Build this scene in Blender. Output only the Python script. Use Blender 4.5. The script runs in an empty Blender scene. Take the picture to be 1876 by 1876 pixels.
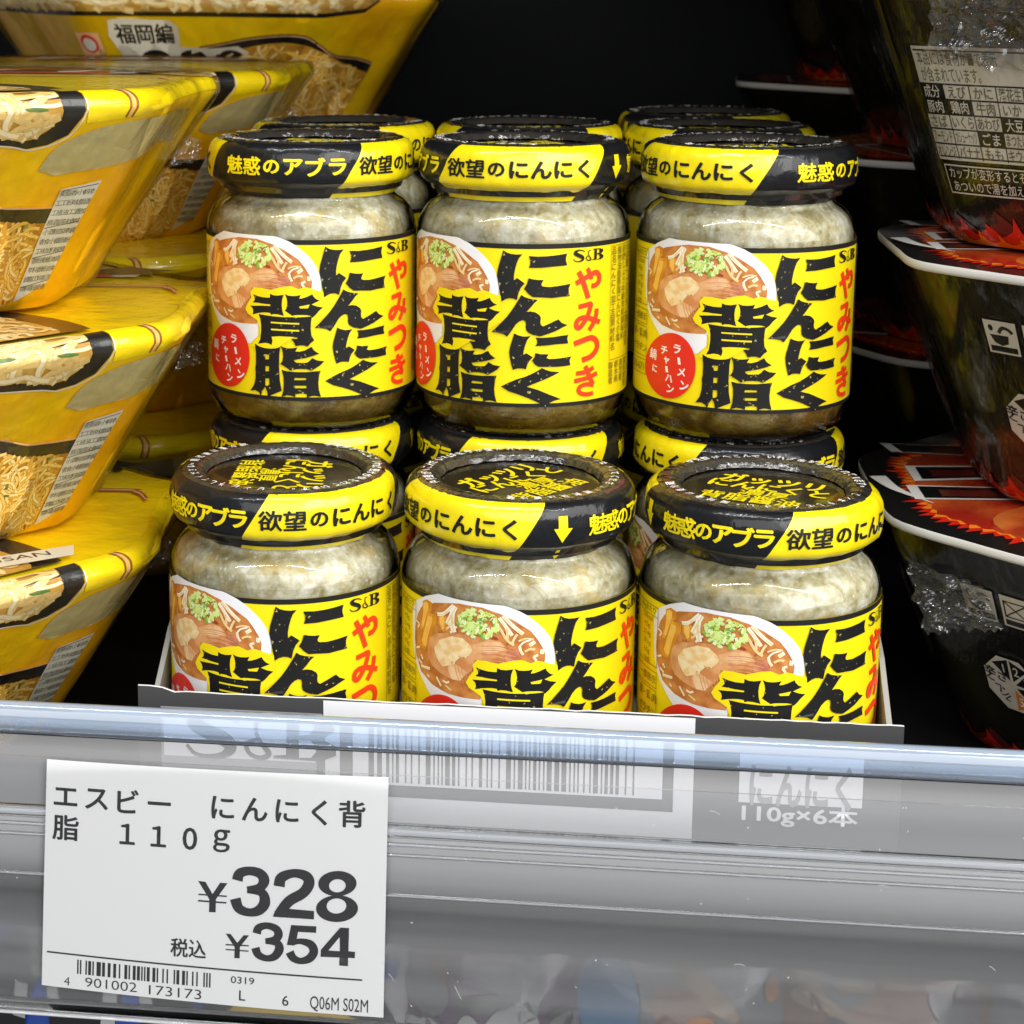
import bpy, bmesh, math, random
from mathutils import Vector, Matrix, noise
from math import sin, cos, pi, radians as rad

# ------------------------------------------------------------------ camera, world, lamps, exposure
SC = bpy.context.scene
COL = SC.collection
S = 0.0325            # metres per unit: one unit is the radius of a jar (3.25 cm)

cam = bpy.data.cameras.new('camera')
cam_o = bpy.data.objects.new('camera', cam)
COL.objects.link(cam_o)
SC.camera = cam_o
YAW, PITCH, ROLL = -0.12199, 0.17342, 0.00114
cy_, sy_, cp_, sp_, cr_, sr_ = cos(YAW), sin(YAW), cos(PITCH), sin(PITCH), cos(ROLL), sin(ROLL)
fwd = Vector((sy_*cp_, cy_*cp_, -sp_)); rgt = Vector((cy_, -sy_, 0)); upv = rgt.cross(fwd)
r2 = cr_*rgt + sr_*upv; u2 = -sr_*rgt + cr_*upv
M = Matrix((r2, u2, -fwd)).transposed().to_4x4()
M.translation = Vector((0.6225, -15.1353, 4.9189))*S
cam_o.matrix_world = M
cam.sensor_width = 36.0
cam.lens = 3359.75/1876*36
cam.shift_x = (938-689.1)/1876      # the photograph is a crop: its optical centre lies above and left of its middle
cam.shift_y = -(938-566.8)/1876
cam.clip_start = 0.02
cam.clip_end = 20
cam.dof.use_dof = True
cam.dof.focus_distance = 15.2*S
cam.dof.aperture_fstop = 36

world = bpy.data.worlds.new('World'); SC.world = world
world.use_nodes = True
world.node_tree.nodes['Background'].inputs[0].default_value = (0.98, 0.99, 1.0, 1)
world.node_tree.nodes['Background'].inputs[1].default_value = 0.2

def area(name, loc, target, sx, sy, power, color=(1, 1, 1)):
    l = bpy.data.lights.new(name, 'AREA'); l.shape = 'RECTANGLE'
    l.size, l.size_y, l.energy, l.color = sx, sy, power, color
    o = bpy.data.objects.new(name, l); COL.objects.link(o)
    o.location = loc
    d = Vector(target)-Vector(loc)
    o.rotation_euler = d.to_track_quat('-Z', 'Y').to_euler()
    return o
# two broad banks added as soft fill, and the aisle's two long ceiling tubes
area('fill_light_bank', (0.15, -1.7, 0.72), (0, 0.05, 0.03), 2.6, 1.4, 30, (1.0, 0.99, 0.96))
area('fill_light_bank.001', (1.35, -1.0, 0.9), (-0.05, 0.05, 0.05), 2.0, 1.6, 46, (1.0, 0.99, 0.97))
area('ceiling_tube_light', (0.40, -0.50, 1.25), (0.16, -0.42, 0), 0.028, 1.5, 10.0)
area('ceiling_tube_light.001', (-0.50, -0.45, 1.25), (-0.2, -0.40, 0), 0.028, 0.9, 6.5)

SC.view_settings.view_transform = 'Standard'
SC.view_settings.look = 'None'
SC.view_settings.exposure = 0.0
SC.view_settings.gamma = 1.0
SC.view_settings.use_curve_mapping = False
SC.cycles.max_bounces = 12
SC.cycles.transparent_max_bounces = 24
SC.cycles.caustics_reflective = False
SC.cycles.caustics_refractive = False
SC.cycles.sample_clamp_indirect = 6.0

# ------------------------------------------------------------------ materials
MATS = {}
def nodes_of(name):
    m = bpy.data.materials.new(name); m.use_nodes = True
    nt = m.node_tree
    return m, nt, nt.nodes, nt.links

def bump_node(nt, scale, strength, dist=0.001, stretch=(1, 1, 1), detail=4, dist_noise=0.0):
    n, l = nt.nodes, nt.links
    tc = n.new('ShaderNodeTexCoord'); mp = n.new('ShaderNodeMapping'); nz = n.new('ShaderNodeTexNoise'); b = n.new('ShaderNodeBump')
    mp.inputs['Scale'].default_value = stretch
    nz.inputs['Scale'].default_value = scale; nz.inputs['Detail'].default_value = detail; nz.inputs['Distortion'].default_value = dist_noise
    b.inputs['Strength'].default_value = strength; b.inputs['Distance'].default_value = dist
    l.new(tc.outputs['Object'], mp.inputs['Vector']); l.new(mp.outputs[0], nz.inputs['Vector']); l.new(nz.outputs['Fac'], b.inputs['Height'])
    return b

def pm(name, col, rough=0.5, metal=0.0, coat=0.0, coat_r=0.03, spec=0.5, bump=None, var=None):
    """principled material; var=(colour2, scale, low, high, stretch) mixes a second printed colour in by noise"""
    if name in MATS: return MATS[name]
    m, nt, n, l = nodes_of(name)
    p = n['Principled BSDF']
    p.inputs['Base Color'].default_value = (*col, 1)
    p.inputs['Roughness'].default_value = rough; p.inputs['Metallic'].default_value = metal
    p.inputs['Coat Weight'].default_value = coat; p.inputs['Coat Roughness'].default_value = coat_r
    p.inputs['Specular IOR Level'].default_value = spec
    if bump:
        b = bump_node(nt, *bump)
        l.new(b.outputs[0], p.inputs['Normal'])
        if coat: l.new(b.outputs[0], p.inputs['Coat Normal'])
    if var:
        c2, sc, lo, hi = var[:4]
        tc = n.new('ShaderNodeTexCoord'); mp = n.new('ShaderNodeMapping'); nz = n.new('ShaderNodeTexNoise'); r = n.new('ShaderNodeValToRGB')
        mp.inputs['Scale'].default_value = var[4] if len(var) > 4 else (1, 1, 1)
        nz.inputs['Scale'].default_value = sc; nz.inputs['Detail'].default_value = 5
        r.color_ramp.elements[0].position = lo; r.color_ramp.elements[0].color = (*col, 1)
        r.color_ramp.elements[1].position = hi; r.color_ramp.elements[1].color = (*c2, 1)
        l.new(tc.outputs['Object'], mp.inputs['Vector']); l.new(mp.outputs[0], nz.inputs['Vector'])
        l.new(nz.outputs['Fac'], r.inputs[0]); l.new(r.outputs[0], p.inputs['Base Color'])
    MATS[name] = m
    return m

def clear_film(name, tint=(1, 1, 1), rough=0.06, ior=1.5, haze=0.0, haze_col=(.8, .8, .8), bump=None, boost=1.0, streak=None, blur=None, painted_sheen=None):
    """thin clear plastic or glass: see-through, fresnel reflections, a little white haze"""
    if name in MATS: return MATS[name]
    m, nt, n, l = nodes_of(name)
    n.remove(n['Principled BSDF'])
    out = n['Material Output']
    tr = n.new('ShaderNodeBsdfTransparent'); tr.inputs[0].default_value = (*tint, 1)
    gl = n.new('ShaderNodeBsdfGlossy'); gl.inputs['Roughness'].default_value = rough
    fr = n.new('ShaderNodeFresnel'); fr.inputs['IOR'].default_value = ior
    mul = n.new('ShaderNodeMath'); mul.operation = 'MULTIPLY'; mul.use_clamp = True; mul.inputs[1].default_value = boost
    l.new(fr.outputs[0], mul.inputs[0])
    mx = n.new('ShaderNodeMixShader')
    base = tr.outputs[0]
    if blur:
        rf = n.new('ShaderNodeBsdfRefraction'); rf.inputs['IOR'].default_value = 1.02; rf.inputs['Roughness'].default_value = blur[1]; rf.inputs[0].default_value = (*tint, 1)
        bm_ = n.new('ShaderNodeMixShader'); bm_.inputs[0].default_value = blur[0]
        l.new(tr.outputs[0], bm_.inputs[1]); l.new(rf.outputs[0], bm_.inputs[2]); base = bm_.outputs[0]
    if haze > 0:
        df = n.new('ShaderNodeBsdfDiffuse'); df.inputs[0].default_value = (*haze_col, 1)
        hm = n.new('ShaderNodeMixShader'); hm.inputs[0].default_value = haze
        l.new(base, hm.inputs[1]); l.new(df.outputs[0], hm.inputs[2]); base = hm.outputs[0]
        if streak:
            sc, stretch, lo, hi = streak
            tc = n.new('ShaderNodeTexCoord'); mp = n.new('ShaderNodeMapping'); nz = n.new('ShaderNodeTexNoise'); mr = n.new('ShaderNodeMapRange')
            mp.inputs['Scale'].default_value = stretch; nz.inputs['Scale'].default_value = sc; nz.inputs['Detail'].default_value = 6
            mr.inputs['From Min'].default_value = .35; mr.inputs['From Max'].default_value = .65
            mr.inputs['To Min'].default_value = lo; mr.inputs['To Max'].default_value = hi
            l.new(tc.outputs['Object'], mp.inputs['Vector']); l.new(mp.outputs[0], nz.inputs['Vector'])
            l.new(nz.outputs['Fac'], mr.inputs[0])
            last = mr.outputs[0]
            if painted_sheen:                                   # reflected light painted as white haze, stronger towards the upper edge
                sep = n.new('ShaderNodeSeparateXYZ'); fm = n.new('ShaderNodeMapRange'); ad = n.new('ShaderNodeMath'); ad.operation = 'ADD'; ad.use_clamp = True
                fm.inputs['From Min'].default_value = painted_sheen[0]*S; fm.inputs['From Max'].default_value = painted_sheen[1]*S; fm.inputs['To Min'].default_value = 0; fm.inputs['To Max'].default_value = painted_sheen[2]
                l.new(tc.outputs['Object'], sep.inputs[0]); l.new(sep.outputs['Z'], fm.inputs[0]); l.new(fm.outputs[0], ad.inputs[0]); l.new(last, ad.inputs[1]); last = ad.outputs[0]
            l.new(last, hm.inputs[0])
    if bump:
        b = bump_node(nt, *bump)
        l.new(b.outputs[0], gl.inputs['Normal']); l.new(b.outputs[0], fr.inputs['Normal'])
    l.new(mul.outputs[0], mx.inputs[0]); l.new(base, mx.inputs[1]); l.new(gl.outputs[0], mx.inputs[2])
    l.new(mx.outputs[0], out.inputs['Surface'])
    MATS[name] = m
    return m

# ------------------------------------------------------------------ object helpers
def tag(o, label=None, cat=None, group=None, kind=None):
    if label: o['label'] = label
    if cat: o['category'] = cat
    if group: o['group'] = group
    if kind: o['kind'] = kind
    return o

def empty(name, loc, rz=0.0):
    o = bpy.data.objects.new(name, None); COL.objects.link(o)
    o.empty_display_size = 0.01
    o.location = Vector(loc)*S; o.rotation_euler = (0, 0, rz)
    return o

class Geo:
    """collects faces of several materials and links them as ONE mesh object"""
    def __init__(self): self.v = []; self.f = []; self.mi = []; self.mats = []; self.sm = []
    def m(self, mat):
        if mat not in self.mats: self.mats.append(mat)
        return self.mats.index(mat)
    def add(self, verts, faces, mat, smooth=True):
        b = len(self.v); self.v += [tuple(p) for p in verts]; k = self.m(mat)
        for f in faces:
            self.f.append(tuple(b+i for i in f)); self.mi.append(k); self.sm.append(smooth)
    def grid(self, rows, mat, closed=False, smooth=True, flip=False, cell=None):
        """rows of points -> quads; cell(i,j) may name another material"""
        b = len(self.v); n = len(rows[0])
        for r in rows: self.v += [tuple(p) for p in r]
        for i in range(len(rows)-1):
            for j in range(n if closed else n-1):
                j2 = (j+1) % n
                q = (b+i*n+j, b+i*n+j2, b+(i+1)*n+j2, b+(i+1)*n+j)
                self.f.append(q[::-1] if flip else q); self.sm.append(smooth)
                self.mi.append(self.m(cell(i, j) if cell else mat))
    def box(self, x0, x1, y0, y1, z0, z1, mat):
        v = [(x, y, z) for x in (x0, x1) for y in (y0, y1) for z in (z0, z1)]
        self.add(v, [(0, 1, 3, 2), (4, 6, 7, 5), (0, 4, 5, 1), (2, 3, 7, 6), (0, 2, 6, 4), (1, 5, 7, 3)], mat, False)
    def prism(self, prof, x0, x1, mat, smooth=False):
        """profile of (y, z) points carried along x"""
        n = len(prof)
        v = [(x0, y, z) for y, z in prof]+[(x1, y, z) for y, z in prof]
        self.add(v, [(i, i+n, (i+1) % n+n, (i+1) % n) for i in range(n)], mat, smooth)
        self.add(v, [tuple(range(n)), tuple(range(2*n-1, n-1, -1))], mat, False)
    def obj(self, name, parent=None, loc=(0, 0, 0), bevel=0):
        me = bpy.data.meshes.new(name)
        me.from_pydata([(x*S, y*S, z*S) for x, y, z in self.v], [], self.f)
        for mt in self.mats: me.materials.append(mt)
        me.polygons.foreach_set('material_index', self.mi)
        me.polygons.foreach_set('use_smooth', self.sm)
        me.update()
        o = bpy.data.objects.new(name, me); COL.objects.link(o)
        o.location = Vector(loc)*S
        if parent: o.parent = parent
        if bevel:
            b = o.modifiers.new('bevel', 'BEVEL'); b.width = bevel*S; b.segments = 2; b.limit_method = 'ANGLE'
        return o

def copy_tree(o, parent=None):
    c = o.copy(); COL.objects.link(c)
    if parent: c.parent = parent
    for ch in list(o.children): copy_tree(ch, c)
    return c

# ------------------------------------------------------------------ flat print: shapes and lettering triangulated in 2-D, cut and laid on a surface
_gl = {}
def glyph_mesh(text, off):
    if (text, off) in _gl: return _gl[(text, off)]
    c = bpy.data.curves.new('lettering', 'FONT'); c.body = text; c.size = 1.0; c.offset = off; c.resolution_u = 3
    o = bpy.data.objects.new('lettering', c)
    me = bpy.data.meshes.new_from_object(o)
    v = [(p.co.x, p.co.y) for p in me.vertices]; f = [tuple(p.vertices) for p in me.polygons]
    bpy.data.objects.remove(o); bpy.data.curves.remove(c); bpy.data.meshes.remove(me)
    _gl[(text, off)] = (v, f)
    return v, f

def fill(splines):
    cu = bpy.data.curves.new('shape', 'CURVE'); cu.dimensions = '2D'; cu.fill_mode = 'BOTH'
    for pts in splines:
        s = cu.splines.new('POLY'); s.points.add(len(pts)-1)
        for p, q in zip(s.points, pts): p.co = (q[0], q[1], 0, 1)
        s.use_cyclic_u = True
    o = bpy.data.objects.new('shape', cu)
    me = bpy.data.meshes.new_from_object(o)
    v = [(p.co.x, p.co.y) for p in me.vertices]; f = [tuple(p.vertices) for p in me.polygons]
    bpy.data.objects.remove(o); bpy.data.curves.remove(cu); bpy.data.meshes.remove(me)
    return v, f

def spline(pts, n=6):
    """Catmull-Rom through points of any dimension"""
    if len(pts) < 3: return [tuple(p) for p in pts]
    P = [pts[0]]+list(pts)+[pts[-1]]; out = []
    for i in range(1, len(P)-2):
        for k in range(n):
            t = k/n
            out.append(tuple(0.5*((2*b)+(-a+c)*t+(2*a-5*b+4*c-d)*t*t+(-a+3*b-3*c+d)*t**3) for a, b, c, d in zip(P[i-1], P[i], P[i+1], P[i+2])))
    out.append(tuple(P[-2]))
    return out

class Print:
    def __init__(self, step=0.0015): self.it = []; self.step = step; self.k = 0
    def raw(self, v, f, mat, layer):
        self.k += 1
        self.it.append((v, f, mat, layer*self.step+(self.k % 400)*self.step*0.0022))
    def poly(self, splines, mat, layer): self.raw(*fill(splines), mat, layer)
    def rect(self, x0, x1, y0, y1, mat, layer): self.raw([(x0, y0), (x1, y0), (x1, y1), (x0, y1)], [(0, 1, 2, 3)], mat, layer)
    def frame(self, x0, x1, y0, y1, w, mat, layer):
        self.rect(x0, x1, y0, y0+w, mat, layer); self.rect(x0, x1, y1-w, y1, mat, layer)
        self.rect(x0, x0+w, y0+w, y1-w, mat, layer); self.rect(x1-w, x1, y0+w, y1-w, mat, layer)
    def ell(self, cx, cy, rx, ry, mat, layer, n=28, rot=0.0, jag=0.0, rnd=None):
        pts = []
        for i in range(n):
            a = 2*pi*i/n; k = 1+(rnd.uniform(-jag, jag) if rnd else 0)
            x, y = rx*cos(a)*k, ry*sin(a)*k
            pts.append((cx+x*cos(rot)-y*sin(rot), cy+x*sin(rot)+y*cos(rot)))
        self.raw(pts, [tuple(range(n))], mat, layer)
    def stroke(self, pts, w, mat, layer, n=6, smooth=True):
        if not isinstance(w, (list, tuple)): w = [w]*len(pts)
        q = [(p[0], p[1], ww) for p, ww in zip(pts, w)]
        if smooth: q = spline(q, n)
        v = []; f = []
        for i, (x, y, ww) in enumerate(q):
            a = q[max(i-1, 0)]; b = q[min(i+1, len(q)-1)]
            dx, dy = b[0]-a[0], b[1]-a[1]; L = math.hypot(dx, dy) or 1
            v += [(x-dy/L*ww/2, y+dx/L*ww/2), (x+dy/L*ww/2, y-dx/L*ww/2)]
        for i in range(len(q)-1): f.append((2*i, 2*i+1, 2*i+3, 2*i+2))
        self.raw(v, f, mat, layer)
    def text(self, s, x, y, size, mat, layer, off=0.0, rot=0.0, sx=1.0, width=None, warp=None, bold=0.0):
        """lettering centred on x, y; size is the height of a full square"""
        if bold:                                       # struck several times for weight, so small gaps stay open
            for dx, dy in ((-1, 0), (1, 0), (0, .8), (0, -.8), (-.7, .6), (.7, -.6)):
                self.text(s, x+dx*bold*size, y+dy*bold*size, size, mat, layer, off, rot, sx, width, warp)
        v, f = glyph_mesh(s, off)
        if not v: return
        xs = [p[0] for p in v]; ys = [p[1] for p in v]
        mx, my = (min(xs)+max(xs))/2, (min(ys)+max(ys))/2
        if width: sx = width/((max(xs)-min(xs))*size)
        out = []
        for a, b in v:
            a = (a-mx)*size*sx; b = (b-my)*size
            q = (x+a*cos(rot)-b*sin(rot), y+a*sin(rot)+b*cos(rot))
            out.append(warp(*q) if warp else q)
        self.raw(out, f, mat, layer)
    def lay(self, geo, mapf, du=None, dv=None):
        for mat in {i[2] for i in self.it}:
            bm = bmesh.new()
            for v, f, m, z in self.it:
                if m is not mat: continue
                vs = [bm.verts.new((x, y, z)) for x, y in v]
                for q in f:
                    try: bm.faces.new([vs[i] for i in q])
                    except ValueError: pass
            for axis, d in ((0, du), (1, dv)):
                if not d or not bm.verts: continue
                lo = min(p.co[axis] for p in bm.verts); hi = max(p.co[axis] for p in bm.verts)
                k = math.ceil(lo/d)
                while k*d < hi:
                    co = [0, 0, 0]; no = [0, 0, 0]; co[axis] = k*d; no[axis] = 1
                    bmesh.ops.bisect_plane(bm, geom=bm.verts[:]+bm.edges[:]+bm.faces[:], plane_co=co, plane_no=no, dist=1e-7)
                    k += 1
            bm.normal_update()
            for fc in bm.faces:
                if fc.normal.z < 0: fc.normal_flip()
            bm.verts.index_update()
            vv = [mapf(p.co.x, p.co.y, p.co.z) for p in bm.verts]
            ff = [tuple(p.index for p in q.verts) for q in bm.faces]
            geo.add(vv, ff, mat, True)
            bm.free()

def inside(pt, poly):
    x, y = pt; c = False; n = len(poly)
    for i in range(n):
        x1, y1 = poly[i][:2]; x2, y2 = poly[i-1][:2]
        if (y1 > y) != (y2 > y) and x < (x2-x1)*(y-y1)/(y2-y1)+x1: c = not c
    return c

def noodles(pr, poly, n, w, mats, layer, rnd, length=(0.35, 0.8)):
    """printed noodle picture: many curled strands, each a darker strand with a lighter middle"""
    xs = [p[0] for p in poly]; ys = [p[1] for p in poly]
    for i in range(n):
        x, y = rnd.uniform(min(xs), max(xs)), rnd.uniform(min(ys), max(ys))
        if not inside((x, y), poly): continue
        a = rnd.uniform(0, 2*pi); L = rnd.uniform(*length); k = rnd.uniform(-1, 1)*4/max(L, .1); wob = rnd.uniform(2, 5); ph = rnd.uniform(0, 6)
        pts = []; ns = 18
        for j in range(ns):
            if not inside((x, y), poly): break
            pts.append((x, y))
            a += (k+wob*sin(ph+j*.9)*2.2)*L/ns
            x += cos(a)*L/ns; y += sin(a)*L/ns
        if len(pts) < 5: continue
        la = layer+2.5*i/n
        pr.stroke(pts, w, mats[0], la, smooth=False)
        pr.stroke([(px, py+w*.06) for px, py in pts], w*.66, mats[1+rnd.randrange(len(mats)-1)], la+.02, smooth=False)
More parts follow.
